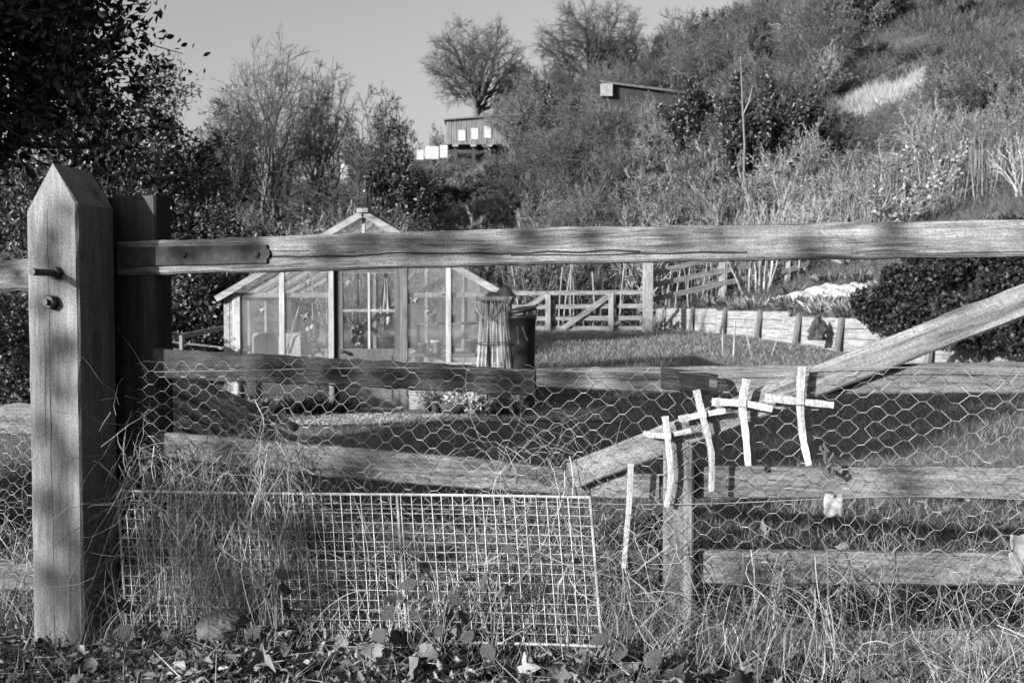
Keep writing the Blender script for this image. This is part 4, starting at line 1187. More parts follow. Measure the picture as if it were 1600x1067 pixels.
# white fleece over the bed
for q, (pa, pb, lab) in enumerate((((1235, 447), (1318, 436), 'strip of white crop fleece lying on the garden bed, nearer the fence'), ((1300, 455), (1362, 443), 'strip of white crop fleece lying on the garden bed, nearer the ivy'))):
    t = thing('crop_fleece', lab, 'fleece', (0, 0, 0), 0)
    Yf = 21.0 - q * 1.0
    xa, xb = xat(pa[0], Yf), xat(pb[0], Yf)
    V, F = [], []
    nx, ny = 26, 9
    for j in range(ny):
        for i in range(nx):
            x_ = xa + (xb - xa) * i / (nx-1); y_ = Yf + (j / (ny-1)) * 1.5 + 0.05 * math.sin(i * 0.9)
            V.append((x_, y_, hz(x_, y_) + 0.07 + 0.06 * math.sin(i * 0.7 + j) * math.sin(j * 0.9) + 0.08 * (1 - abs(2 * j / (ny-1) - 1))))
    for j in range(ny-1):
        for i in range(nx-1): F.append((j*nx+i, j*nx+i+1, (j+1)*nx+i+1, (j+1)*nx+i))
    V, F = shell(V, F, [(x, y, z - 0.05) for x, y, z in V])
    obj('sheet', mesh_py('sheet', V, F, M['fleece'], True), t)

# ------------------------------------------------------------------ poles lying behind the gate, stakes at the left
pile = [(252, 588, 452, 690), (250, 605, 430, 690), (250, 575, 462, 668), (249, 625, 405, 700), (248, 645, 380, 708), (251, 596, 475, 694), (250, 660, 345, 712), (250, 615, 445, 704), (249, 635, 395, 716), (253, 582, 420, 662)]
for i, (x0_, y0_, x1_, y1_) in enumerate(pile):
    Yb = 5.4 - 0.05 * i
    z_ = max(0.02, 0)
    p1 = at(x1_, y1_, 4.7); p1.z = max(p1.z, hz(p1.x, p1.y) + 0.02 + 0.03 * (i % 3)); p0 = at(x0_ - 45, y0_ - 22, Yb)
    t = thing('round_pole', 'dark round pole in the heap leaning behind the gate beside the pointed post', 'pole', (0, 0, 0), 0, 'poles heaped behind the gate')
    L = (p1 - p0).length
    o = Geo().tube([(0, 0, 0), (L * 0.5, rng.uniform(-.01, .01), rng.uniform(-.015, .015)), (L, 0, 0)], [0.022, 0.025, 0.02], 9).build('pole', M['pole'], t, True, loc=p0)
    d = p1 - p0; o.rotation_euler = Euler((0, -math.atan2(d.z, math.hypot(d.x, d.y)), math.atan2(d.y, d.x)), 'XYZ')
# a trestle carrying the heap's raised ends
t = thing('pole_trestle', 'dark timber trestle carrying the raised ends of the pole heap', 'trestle', (xat(215, 5.4), 5.4, 0))
Geo().box((-0.35, -0.3, 0.42), (0.25, 0.3, 0.50), 0.006).build('beam', M['darkwood'], t)
for x_ in (-0.3, 0.2):
    for y_ in (-0.22, 0.22): Geo().box((x_ - 0.03, y_ - 0.03, -0.05), (x_ + 0.03, y_ + 0.03, 0.418)).build('leg', M['darkwood'], t)
lf = thing('low_rail', 'low rail on short stakes left of the greenhouse corner', 'fence', (0, 0, 0))
for px, yt, w in ((255, 511, 0.03), (283, 524, 0.03)):
    Y = 9.2; x_ = xat(px, Y); Geo().box((x_ - w/2, Y - w/2, hz(x_, Y) - 0.1), (x_ + w/2, Y + w/2, at(px, yt, Y).z), 0.003).build('stake', M['paint'], lf)
for (a_, b_) in (((276, 527, 9.28), (352, 512, 11.5)), ((250, 532, 9.22), (350, 543, 9.24))):
    Geo().bar(at(a_[0], a_[1], a_[2]), at(b_[0], b_[1], b_[2]), 0.03, 0.05 if b_[2] > 10 else 0.012).build('rail', M['fencewood'], lf)

# ------------------------------------------------------------------ sheds on the hillside
SY = 70.0; ks = SY / FPX
sh = thing('hillside_shed', 'grey vertical boarded shed on stilts with three white windows on the hillside', 'shed', (xat(698, SY), SY, hz(xat(740, SY), SY)))
sz = lambda py: at(800, py, SY).z - sh.location.z
sx = lambda px: (px - 698) * ks
tilt = -0.0
L = sx(800)
zb0, zb1, zt0, zt1_ = sz(226), sz(229), sz(189), sz(181)
nbd = 26
for i in range(nbd):
    a_, b_ = i / nbd, (i + 1) / nbd
    zt_ = zt0 + (zt1_ - zt0) * (a_ + b_) / 2
    Geo().box((L * a_ + 0.012, -0.02 - 0.03 * (i % 2), zb0), (L * b_ - 0.012, 0.02, zt_)).build('board', M['shedwall'], sh)
Geo().add([(0.02, 0.021, zb0), (L-0.02, 0.021, zb0), (L-0.02, 2.4, zb0), (0.02, 2.4, zb0), (0.02, 0.021, zt0), (L-0.02, 0.021, zt1_), (L-0.02, 2.4, zt1_), (0.02, 2.4, zt0)], [(0,3,2,1),(4,5,6,7),(0,1,5,4),(1,2,6,5),(2,3,7,6),(3,0,4,7)]).build('inner_wall', M['darkwood'], sh)
Geo().add([(-0.15, -0.25, zt0), (L+0.2, -0.25, zt1_+0.02), (L+0.2, 2.7, zt1_+0.02), (-0.15, 2.7, zt0), (-0.15, -0.25, zt0+0.1), (L+0.2, -0.25, zt1_+0.12), (L+0.2, 2.7, zt1_+0.12), (-0.15, 2.7, zt0+0.1)], [(0,3,2,1),(4,5,6,7),(0,1,5,4),(1,2,6,5),(2,3,7,6),(3,0,4,7)]).build('roof', M['roof'], sh)
for px, ya, yb in ((722, 204, 220), (742, 201, 218), (762, 198, 216)):
    w = Geo().box((sx(px) - 0.24, -0.075, sz(yb)), (sx(px) + 0.24, -0.055, sz(ya))).build('window', M['paper'], sh)
    f = Geo()
    for a_, b_ in (((-0.28, sz(yb)-0.04), (0.28, sz(yb))), ((-0.28, sz(ya)), (0.28, sz(ya)+0.04)), ((-0.28, sz(yb)), (-0.24, sz(ya))), ((0.24, sz(yb)), (0.28, sz(ya)))):
        f.box((sx(px) + a_[0], -0.085, a_[1]), (sx(px) + b_[0], -0.056, b_[1]))
    f.build('window_frame', M['paint'], w)
for px in (712, 740, 765, 790):
    Geo().box((sx(px) - 0.12, 0.2, sz(262)), (sx(px) + 0.12, 0.4, zb0 - 0.002)).build('stilt', M['darkwood'], sh)
    Geo().box((sx(px) - 0.2, -0.12, zb0 - 0.16), (sx(px) + 0.2, 0.19, zb0 - 0.004)).build('joist_end', M['paint'], sh)
for i, (xa, xb, ya, yb, lab) in enumerate(((652, 663, 235, 250, 'small white board standing at the end of the pale screen below the shed'), (665, 686, 229, 249, 'wide white screen board below the hillside shed'), (688, 700, 227, 247, 'narrow white screen board next to the shed stilts'))):
    Y = 67.0 - 0.1 * i; x_ = xat((xa + xb) / 2, Y)
    t = thing('white_screen', lab, 'screen', (x_, Y, hz(x_, Y)))
    w = (xb - xa) * Y / FPX / 2; za, zb = at(800, ya, Y).z - t.location.z, at(800, yb, Y).z - t.location.z
    Geo().box((-w, -0.03, zb), (w, 0.03, za), 0.004).build('panel', M['paleplaster'], t)
    for s_ in (-1, 1): Geo().box((s_ * w * 0.8 - 0.04, 0.031, min(zb, 0) - 0.4), (s_ * w * 0.8 + 0.04, 0.11, za - 0.05)).build('post', M['darkwood'], t)
Y = 62.0
lb = thing('long_shed', 'long low shed with a flat roof and pale end wall, half hidden in hillside scrub', 'shed', (xat(936, Y), Y, hz(xat(1000, Y), Y)))
z_ = lambda py: at(800, py, Y).z - lb.location.z
x_ = lambda px: (px - 936) * Y / FPX
V = [(0, 0, z_(129)), (x_(1090), 1.0, z_(143)), (x_(1092), 4.0, z_(143)), (0.3, 4.0, z_(129))]
V += [(a_, b_, c_ + 0.13) for a_, b_, c_ in V]
Geo().add(V, [(0,3,2,1),(4,5,6,7),(0,1,5,4),(1,2,6,5),(2,3,7,6),(3,0,4,7)]).build('roof', M['batten'], lb)
V = [(0.1, 0.25, z_(170)), (x_(1088), 1.3, z_(185)), (x_(1088), 3.8, z_(185)), (0.4, 3.8, z_(170)), (0.1, 0.25, z_(129) - 0.01), (x_(1088), 1.3, z_(143) - 0.01), (x_(1088), 3.8, z_(143) - 0.01), (0.4, 3.8, z_(129) - 0.01)]
Geo().add(V, [(0,3,2,1),(4,5,6,7),(0,1,5,4),(1,2,6,5),(2,3,7,6),(3,0,4,7)]).build('wall', M['darkwood'], lb)
Geo().box((0.05, 0.05, z_(150)), (x_(956), 0.2, z_(130) - 0.02)).build('end_panel', M['boards'], lb)
for px, w, lab in ((540, 14, 'small pale tarpaulin lump in the scrub left of the white screen'), (577, 18, 'flat pale sheet in the scrub left of the white screen')):
    Y = 72.0; p = at(px, 262, Y)
    zg = hz(p.x, Y); t = thing('pale_tarpaulin', lab, 'tarpaulin', (p.x, Y, zg))
    top_ = max(0.3, p.z - zg)
    ww = w * Y / FPX
    V, F = [], []
    for j in range(6):
        for i in range(8):
            u, v = i/7-.5, j/5-.5
            V.append((u * ww, v * 0.8, top_ + 0.35 * max(0, 1 - 2.2 * (u*u + v*v)) + 0.05 * math.sin(i * 2 + j)))
    for j in range(5):
        for i in range(7): F.append((j*8+i, j*8+i+1, (j+1)*8+i+1, (j+1)*8+i))
    V, F = shell(V, F, [(a_, b_, -0.6) for a_, b_, c_ in V])
    obj('sheet', mesh_py('sheet', V, F, M['fleece'], True), t)

# ------------------------------------------------------------------ branching plants
def grow(seed, start, length, radius, kids, ratio=0.68, spread=0.75, up=0.15, wander=0.16, first=0.3, segn=4, rratio=0.55, minr=0.004, lean=(0, 0, 1)):
    """returns arrays P0, P1, R0, R1, level of all branch pieces, and the outer tips"""
    rr = random.Random(seed)
    out = []; tips = []
    stack = [(Vector(start), Vector(lean).normalized(), length, radius, 0)]
    nlev = len(kids)
    while stack:
        p, d, L, r, lv = stack.pop()
        n = segn + 2 if lv == 0 else max(2, segn - lv // 2)
        pts = [p.copy()]; dirs = []
        q = p.copy(); dd = d.copy()
        for i in range(n):
            dd = (dd + Vector((rr.gauss(0, wander), rr.gauss(0, wander), rr.gauss(0, wander * 0.7) + up * 0.25))).normalized()
            q = q + dd * (L / n); pts.append(q.copy()); dirs.append(dd.copy())
        r1 = max(minr * 0.6, r * (0.45 if lv < nlev else 0.35))
        for i in range(n):
            ra = r + (r1 - r) * i / n; rb = r + (r1 - r) * (i + 1) / n
            out.append((*pts[i], *pts[i+1], ra, rb, lv))
        if lv < nlev:
            nk = kids[lv]
            for k_ in range(nk):
                f = first + (1 - first) * (k_ + rr.random() * 0.9) / nk if lv else first + (1 - first) * ((k_ + rr.random()) / nk) ** 0.8
                f = min(f, 1.0); i = min(n - 1, int(f * n)); tt = f * n - i
                pos = pts[i].lerp(pts[i+1], tt)
                ax = dirs[i].orthogonal().normalized()
                ax.rotate(Matrix.Rotation(rr.uniform(0, 6.283), 3, dirs[i]))
                sp = spread * rr.uniform(0.6, 1.25)
                nd = (dirs[i] * math.cos(sp) + ax * math.sin(sp) + Vector((0, 0, up))).normalized()
                rad = max(minr, (r + (r1 - r) * f) * rratio * rr.uniform(0.75, 1.15))
                stack.append((pos, nd, L * ratio * rr.uniform(0.7, 1.2) * (1.1 - 0.35 * f), rad, lv + 1))
        else:
            tips.append((*pts[-1], *dirs[-1]))
    A = np.array(out); T = np.array(tips)
    return A, T
def bark_parts(A, thick=0.02):
    big = A[:, 6] >= thick
    parts = []
    for msk, n in ((big, 7), (~big, 3)):
        B = A[msk]
        parts.append(tubes_np(B[:, 0:3], B[:, 3:6], B[:, 6], B[:, 7], n) if len(B) else None)
    return parts
def tree(name, label, loc, A, T=None, leaf=None, trunk_mat='bark', twig_mat='twig', cat='tree', group=None, rz=0.0, thick=0.03, scale=1.0):
    t = thing(name, label, cat, loc, rz, group)
    t.scale = (scale,) * 3
    big, small = bark_parts(A, thick)
    if big: obj('trunk', mesh_np('trunk', big[0], big[1], M[trunk_mat], True), t)
    if leaf is None:
        obj('crown', mesh_np('crown', small[0], small[1], M[twig_mat]), t)
    else:
        Vl, Fl = leaf
        c = obj('crown', mesh_np('crown', Vl, Fl[0] if isinstance(Fl, tuple) else Fl, M[leaf_mat_for[0]]), t)
        if small: obj('twigs', mesh_np('twigs', small[0], small[1], M[twig_mat]), c)
    return t
leaf_mat_for = ['ever']
def leaf_cloud(T, k, rad, L, W, droop=0.0):
    m = len(T) * k
    base = np.repeat(T[:, :3], k, axis=0) - np.repeat(T[:, 3:6], k, axis=0) * rng.uniform(0, rad, (m, 1)) + rng.normal(size=(m, 3)) * rad * 0.32
    d = unit(np.repeat(T[:, 3:6], k, axis=0) * 0.7 + rng.normal(size=(m, 3)) * 0.75 - np.array([0, 0, droop]))
    return leaves_np(base, d, rng.uniform(L[0], L[1], m), rng.uniform(W[0], W[1], m))
def on(px, Y): x = xat(px, Y); return (x, Y, hz(x, Y))

def fit(A, T, width, height):
    P = np.concatenate([A[:, 0:3], A[:, 3:6]])
    w = np.percentile(np.abs(P[:, 0]), 99.5) * 2; h = P[:, 2].max()
    s = np.array([width / w, width / w, height / h])
    A = A.copy(); A[:, 0:3] *= s; A[:, 3:6] *= s
    T = T.copy(); T[:, :3] *= s
    return A, T
# --- big bare trees on the skyline
def dome(seed, rx, h, trunk_h, r0, nl=9, n2=10, n3=7, n4=5, low=-0.25, minr=0.012, stems=1, base_spread=0.3):
    """leafless tree whose limbs, branches and twigs fan out to a rounded crown; centre of the crown over the trunk"""
    rr = random.Random(seed); S = []
    cz = trunk_h + (h - trunk_h) * 0.42; rz_ = h - cz
    C = Vector((0, 0, cz))
    def surf(dv, k): return C + Vector((dv.x * rx, dv.y * rx, dv.z * (rz_ if dv.z > 0 else rz_ * 0.75))) * k
    def curve(a, b, ra, rb, n, arch, wob):
        d_ = b - a; L = d_.length; pts = []
        off = Vector((rr.gauss(0, 1), rr.gauss(0, 1), rr.gauss(0, 0.6))) * L * wob
        for i_ in range(n + 1):
            t = i_ / n; p = a + d_ * t + (Vector((0, 0, arch * L)) + off) * (4 * t * (1 - t)) * 0.5 + Vector((rr.gauss(0, 1), rr.gauss(0, 1), rr.gauss(0, 1))) * L * 0.018 * (0 < i_ < n)
            pts.append(p)
        for i_ in range(n):
            t = i_ / n; S.append((*pts[i_], *pts[i_+1], ra + (rb - ra) * t, ra + (rb - ra) * (t + 1 / n), 0))
        return pts
    def rnd(s): return Vector((rr.gauss(0, s), rr.gauss(0, s), rr.gauss(0, s)))
    def along(pts, t):
        f = t * (len(pts) - 1); i_ = min(len(pts) - 2, int(f)); return pts[i_].lerp(pts[i_+1], f - i_)
    for st in range(stems):
        a0 = rr.uniform(0, 6.28); bs = base_spread if stems > 1 else 0
        foot = Vector((bs * math.cos(a0) * rr.random(), bs * math.sin(a0) * rr.random(), -0.4))
        off = Vector((rr.uniform(-1, 1), rr.uniform(-1, 1), 0)) * (rx * 0.35 if stems > 1 else 0.1)
        top = Vector((off.x, off.y, trunk_h))
        tr = curve(foot, top, r0, r0 * 0.8, 5, 0, 0.03)
        for i_ in range(nl):
            zc = low + (0.98 - low) * ((i_ + 0.5) / nl); a_ = 2.4 * i_ + rr.uniform(-0.4, 0.4) + st * 1.3; q = math.sqrt(max(0, 1 - zc * zc))
            dv = Vector((q * math.cos(a_), q * math.sin(a_), zc))
            start = along(tr, 1 - 0.3 * rr.random() * (1 - (i_ / nl)))
            e1 = surf(dv, rr.uniform(0.86, 0.98))
            L1 = curve(start, e1, r0 * rr.uniform(0.4, 0.58), minr * 1.4, 8, 0.10 if zc < 0.4 else 0.02, 0.10)
            for j_ in range(n2):
                t1 = 0.22 + 0.74 * (j_ + rr.random()) / n2; s2 = along(L1, t1)
                dv2 = (dv + rnd(0.55)).normalized(); e2 = surf(dv2, rr.uniform(0.8, 1.0)); e2 = s2 + (e2 - s2) * min(1.0, (0.55 * rx) / max(0.1, (e2 - s2).length))
                rb = r0 * 0.16 * (1.1 - t1 * 0.7)
                L2 = curve(s2, e2, max(minr * 1.3, rb), minr, 5, 0.04, 0.10)
                for k_ in range(n3):
                    t2 = 0.2 + 0.78 * (k_ + rr.random()) / n3; s3 = along(L2, t2)
                    o_ = (e2 - s2).normalized(); o_ = (o_ + (s3 - C).normalized() * 0.5 + rnd(0.8)).normalized()
                    e3 = s3 + o_ * rx * rr.uniform(0.12, 0.26)
                    L3 = curve(s3, e3, minr, minr * 0.8, 3, 0.03, 0.06)
                    for l_ in range(n4):
                        s4 = along(L3, 0.2 + 0.8 * rr.random()); d4 = (o_ + rnd(0.75)).normalized()
                        S.append((*s4, *(s4 + d4 * rx * rr.uniform(0.05, 0.12)), minr * 0.75, minr * 0.5, 1))
    return np.array(S)
Y = 76.0; p = on(746, Y); ztop = at(740, 28, Y).z
tree('bare_tree', 'broad round crowned leafless tree on the skyline above the shed', p, dome(3, 84 * Y / FPX, ztop - p[2], (ztop - p[2]) * 0.36, 0.34, nl=15, n2=12, n3=9, n4=7, low=-0.5, minr=0.0105), thick=0.05)
Y = 78.0; p = on(922, Y); ztop = at(925, -4, Y).z
tree('bare_tree', 'tall fan shaped leafless tree on the skyline behind the long shed', p, dome(8, 88 * Y / FPX, ztop - p[2], (ztop - p[2]) * 0.30, 0.32, nl=15, n2=12, n3=9, n4=7, low=-0.5, minr=0.0105), thick=0.05)
# --- multi stemmed bare tree at the left and its neighbours
def multi(seed, n, h, r, kids, spreadb=0.35, **kw):
    As, Ts = [], []
    rr = random.Random(seed)
    for i in range(n):
        a_ = rr.uniform(0, 6.28); l_ = rr.uniform(0.05, spreadb)
        A, T = grow(seed * 31 + i, (0.25 * math.cos(a_), 0.25 * math.sin(a_), -0.2), h * rr.uniform(0.75, 1.05), r, kids, lean=(math.cos(a_) * l_, math.sin(a_) * l_, 1), **kw)
        As.append(A); Ts.append(T)
    return np.concatenate(As), np.concatenate(Ts)
for px, Y, top, wpx, n, sd, lab in ((436, 44, 56, 200, 4, 2, 'tall many stemmed leafless tree standing left of the round crowned one'), (508, 46, 72, 110, 2, 3, 'slim upright leafless tree beside the many stemmed one'), (590, 42, 120, 120, 3, 4, 'low bushy tree with a few last leaves below the bare trees'), (362, 40, 128, 110, 3, 6, 'shorter leafless tree with clinging leaves beside the dark evergreen')):
    p = on(px, Y); h_ = at(px, top, Y).z - p[2]
    A = dome(sd, wpx / 2 * Y / FPX, h_, h_ * 0.34, 0.085, nl=8, n2=8, n3=6, n4=5, low=-0.3, minr=0.007, stems=n + 1, base_spread=1.0)
    t = tree('bare_tree', lab, p, A, thick=0.03)
    if px in (590, 362):
        tw = A[A[:, 8] == 1]; sel = tw[rng.random(len(tw)) < 0.05]; T = np.concatenate([sel[:, 3:6], unit(sel[:, 3:6] - sel[:, 0:3])], 1)
        V, F = leaf_cloud(T, 3, 0.2, (0.09, 0.15), (0.06, 0.1)); obj('last_leaves', mesh_np('last_leaves', V, F, M['ever']), t)
# --- smaller bare trees along the right hand skyline
sky_small = [(1050, 84, 30, 60), (1118, 86, 36, 66), (1195, 88, 6, 60), (1250, 88, -14, 90), (1310, 90, -12, 90), (820, 70, 105, 70), (860, 74, 90, 60), (975, 84, 75, 80), (1010, 80, 62, 70), (1150, 82, 48, 60), (1390, 92, -30, 110)]
protos = []
for i in range(3):
    A = dome(40 + i, 1.0, 2.0, 0.6, 0.07, nl=7, n2=8, n3=5, n4=4, low=-0.3, minr=0.005)
    big, small = bark_parts(A, 0.02)
    protos.append((mesh_np('trunk', big[0], big[1], M['bark'], True), mesh_np('crown', small[0], small[1], M['twig'])))
for i, (px, Y, top, wpx) in enumerate(sky_small):
    p = on(px, Y); h = max(3.0, at(px, top, Y).z - p[2]); w = wpx * Y / FPX
    t = thing('skyline_tree', 'small crooked leafless tree among the scrub along the hill crest', 'tree', p, rng.uniform(0, 6.28), 'small bare trees along the hill crest')
    t.scale = (w / 2, w / 2, h / 2)
    obj('trunk', protos[i % 3][0], t); obj('crown', protos[i % 3][1], t)

protos2 = []
for i in range(4):
    A = dome(50 + i, 1.0, 1.9, 0.35, 0.05, nl=9, n2=8, n3=6, n4=4, low=-0.35, minr=0.0042, stems=1 + i % 2, base_spread=0.15)
    big, small = bark_parts(A, 0.014)
    protos2.append((mesh_np('trunk', big[0], big[1], M['bark'], True), mesh_np('crown', small[0], small[1], M['twigmid' if i % 2 else 'twig'])))
def slope_trees(pa, pb, ya, yb, n, hr, where):
    for i in range(n):
        px = pa + (pb - pa) * (i + rng.random()) / n; Y = rng.uniform(ya, yb); h = rng.uniform(*hr)
        if (640 < px < 800 and Y < 72) or (925 < px < 1100 and Y < 63) or (1260 < px < 1450 and Y < 49): h *= 0.5
        t = thing('slope_tree', 'round crowned leafless tree ' + where, 'tree', on(px, Y), rng.uniform(0, 6.28), 'round crowned bare trees ' + where)
        w = h * rng.uniform(0.9, 1.25); t.scale = (w / 2, w / 2, h / 1.9)
        q = protos2[int(rng.integers(0, 4))]
        obj('trunk', q[0], t); obj('crown', q[1], t)
slope_trees(800, 1300, 44, 60, 14, (3.6, 5.2), 'on the slope below the long shed')
slope_trees(790, 1300, 64, 84, 18, (4.0, 6.0), 'on the slope above the long shed')
slope_trees(560, 1000, 29, 40, 14, (2.8, 4.2), 'on the low slope behind the greenhouse and far gate')
slope_trees(330, 640, 38, 54, 9, (3.6, 5.4), 'below the tall many stemmed tree')
slope_trees(1150, 1480, 80, 98, 14, (4.5, 6.5), 'along the wooded crest of the open hill')
slope_trees(1290, 1620, 34, 46, 9, (2.2, 3.2), 'on the bank under the straw grass')

# --- evergreens at the left
def evergreen(name, label, loc, h, r, seed, leafL, leafW, k, mat, ns=5, kids=(11, 6, 5), thick=0.03, group=None, up=0.16, spread=0.9):
    A, T = multi(seed, ns, h * 0.75, 0.06, kids, spreadb=0.4, ratio=0.42, spread=spread, up=up, wander=0.1, first=0.05, rratio=0.42, minr=0.005)
    A, T = fit(A, T, r * 2, h)
    leaf_mat_for[0] = mat
    return tree(name, label, loc, A, T, leaf_cloud(T, k, 0.22, leafL, leafW), thick=thick, group=group)
evergreen('evergreen_tree', 'tall dark evergreen tree with spiky top behind the pointed gate post', on(240, 15), at(240, 88, 15).z, 1.9, 12, (0.05, 0.10), (0.022, 0.045), 15, 'ever')
evergreen('evergreen_tree', 'dark evergreen tree partly hidden by the holly branches past the post', on(95, 14.5), 4.4, 1.5, 13, (0.05, 0.10), (0.022, 0.045), 13, 'ever')
evergreen('evergreen_shrub', 'dark rounded evergreen shrub behind the greenhouse corner post', on(310, 14), 2.6, 1.15, 14, (0.04, 0.08), (0.02, 0.04), 12, 'ever')
evergreen('evergreen_shrub', 'low dark evergreen shrub left of the greenhouse between stakes and tree', on(270, 12.4), 1.5, 0.9, 15, (0.04, 0.08), (0.02, 0.04), 12, 'ever')
evergreen('leafy_shrub', 'sunlit small leaved shrub behind the side fence past the post', on(5, 8.5), 1.5, 1.2, 16, (0.03, 0.06), (0.015, 0.03), 12, 'leafmid')
# holly reaching in from the left
A, T = multi(17, 9, 2.5, 0.04, (10, 6, 5), spreadb=0.55, ratio=0.5, spread=0.85, up=0.05, wander=0.12, first=0.25, rratio=0.5, minr=0.004)
A, T = fit(A, T, 2.7, 3.2)
leaf_mat_for[0] = 'holly'
tree('holly_tree', 'dark holly tree whose glossy branches overhang the pointed post', (-3.0, 4.5, 1.0), A, T, leaf_cloud(T, 19, 0.26, (0.035, 0.065), (0.018, 0.032)), thick=0.02)
Vh, Fh = tubes_np(np.array([[-3.0, 4.5, -0.2]]), np.array([[-3.0, 4.5, 1.2]]), np.array([0.16]), np.array([0.12]), 9)
hol = bpy.data.objects['holly_tree']
obj('bole', mesh_np('bole', Vh - np.array([-3.0, 4.5, 1.0]), Fh, M['bark'], True), hol)
# hedge trees left of the viewpoint; they throw the dappled shade over post, gate and ground
def shade(label, loc, h, r, seed, k, ns=6, thr=0.0):
    A, T = multi(seed, ns, h * 0.7, 0.06, (9, 6, 4), spreadb=0.5, ratio=0.42, spread=0.9, up=0.12, wander=0.12, first=0.12, rratio=0.45, minr=0.006)
    A, T = fit(A, T, r * 2, h)
    if thr > 0:
        T = T[vnoise(T[:, 1] * 2.3 + seed, T[:, 2] * 2.3 + T[:, 0] * 0.8) > thr]
    leaf_mat_for[0] = 'holly'
    tree('hedge_tree', label, loc, A, T, leaf_cloud(T, k, 0.25, (0.06, 0.11), (0.03, 0.055)), thick=0.03)
SHADE_TREES = [
 ('dense hedge tree on the lane verge, nearest the side fence', -5.4, 3.3, 4.6, 1.5, 61, 16, 7, 0),
 ('dense hedge tree on the lane verge, second from the side fence', -5.9, 1.7, 5.0, 1.4, 62, 14, 7, 0.2),
]
for lab, x_, y_, h_, r_, sd, k_, ns_, th_ in SHADE_TREES:
    shade(lab, (x_, y_, hz(x_, y_)), h_, r_, sd, k_, ns_, th_)

# loosely branched unseen tree: leaf clumps set along sun rays to shape the shade
def loose_tree(label, foot, spots, seed):
    rr = np.random.default_rng(seed)
    t = thing('hedge_tree', label, 'tree', foot)
    f0 = np.array(foot); segs = []; parts = []
    for pt_, dist, rad in spots:
        c = np.array(pt_ + sun_to * dist) - f0
        fork = np.array([rr.normal(0, 0.05), rr.normal(0, 0.05), rr.uniform(0.8, 1.5)])
        mid = fork * 0.45 + c * 0.55 + rr.normal(size=3) * 0.12
        for a_, b_, ra, rb in ((fork, mid, 0.009, 0.006), (mid, c, 0.006, 0.004)): segs.append((*a_, *b_, ra, rb))
        n = int(60 + 2600 * rad * rad / 0.05)
        d_ = unit(rr.normal(size=(n, 3))); pos = c + d_ * rad * (rr.uniform(0, 1, (n, 1)) ** 0.45) * [1.1, 1.1, 0.85]
        parts.append(leaves_np(pos, unit(d_ + rr.normal(size=(n, 3)) * 0.5), rr.uniform(0.022, 0.045, n), rr.uniform(0.014, 0.028, n)))
    S = np.array(segs); V, F = tubes_np(S[:, 0:3], S[:, 3:6], S[:, 6], S[:, 7], 5)
    V2, F2 = tubes_np(np.array([[0, 0, -0.2]]), np.array([[0, 0, 1.5]]), np.array([0.09]), np.array([0.05]), 9)
    obj('trunk', mesh_np('trunk', *join_np((V2, F2), (V, F)), M['bark']), t)
    V, F = join_np(*parts); obj('crown', mesh_np('crown', V, F, M['holly']), t)
rs = np.random.default_rng(21)
PATCH = [(70, 405, .05), (80, 370, .04), (85, 610, .06), (100, 540, .06), (62, 560, .04), (85, 690, .06), (60, 660, .04), (72, 790, .08), (104, 850, .06), (62, 900, .05), (110, 720, .04), (112, 945, .05), (100, 440, .03), (55, 480, .03), (108, 330, .03),
         (300, 390, .07), (395, 380, .07), (350, 372, .05), (520, 395, .055), (580, 380, .06), (645, 388, .06), (705, 378, .05), (765, 396, .05), (830, 368, .035),
         (440, 575, .07), (530, 585, .06), (620, 592, .06), (715, 590, .06), (800, 600, .06), (880, 595, .05), (365, 705, .06), (400, 650, .06), (560, 742, .06), (590, 690, .05), (300, 640, .05),
         (330, 850, .12), (420, 905, .11), (530, 850, .10), (480, 950, .10), (380, 800, .07), (280, 880, .07), (590, 930, .06), (250, 930, .07), (300, 780, .05), (450, 810, .05)]
def spot(px, py, rad, d0, d1):
    if px < 170: return (at(px + 8, py, 2.86), rs.uniform(d0, d1), rad * 0.46)
    s_, z_ = gp(px, py, 0.0); return (gworld(s_, 0.0, z_), rs.uniform(d0, d1), rad * 0.62)
spots = [spot(*q, 6.0, 7.6) for q in PATCH]
loose_tree('loosely branched unseen hedge tree with leaf clumps set to dapple gate and post, third from the side fence', (-6.4, -1.6, 0.1), spots, 5)
spots = [spot(px, py, r_, 6.8, 8.2) for px, py, r_ in ((930, 372, .03), (1060, 378, .03), (1130, 372, .025), (1270, 396, .03), (1400, 360, .02), (1500, 470, .03), (1000, 600, .03), (1420, 760, .03), (700, 870, .03), (1180, 900, .03))]
loose_tree('sparse unseen hedge sapling with leaf clumps set to dapple the gate, fourth from the side fence', (-6.2, -3.6, 0.1), spots, 6)

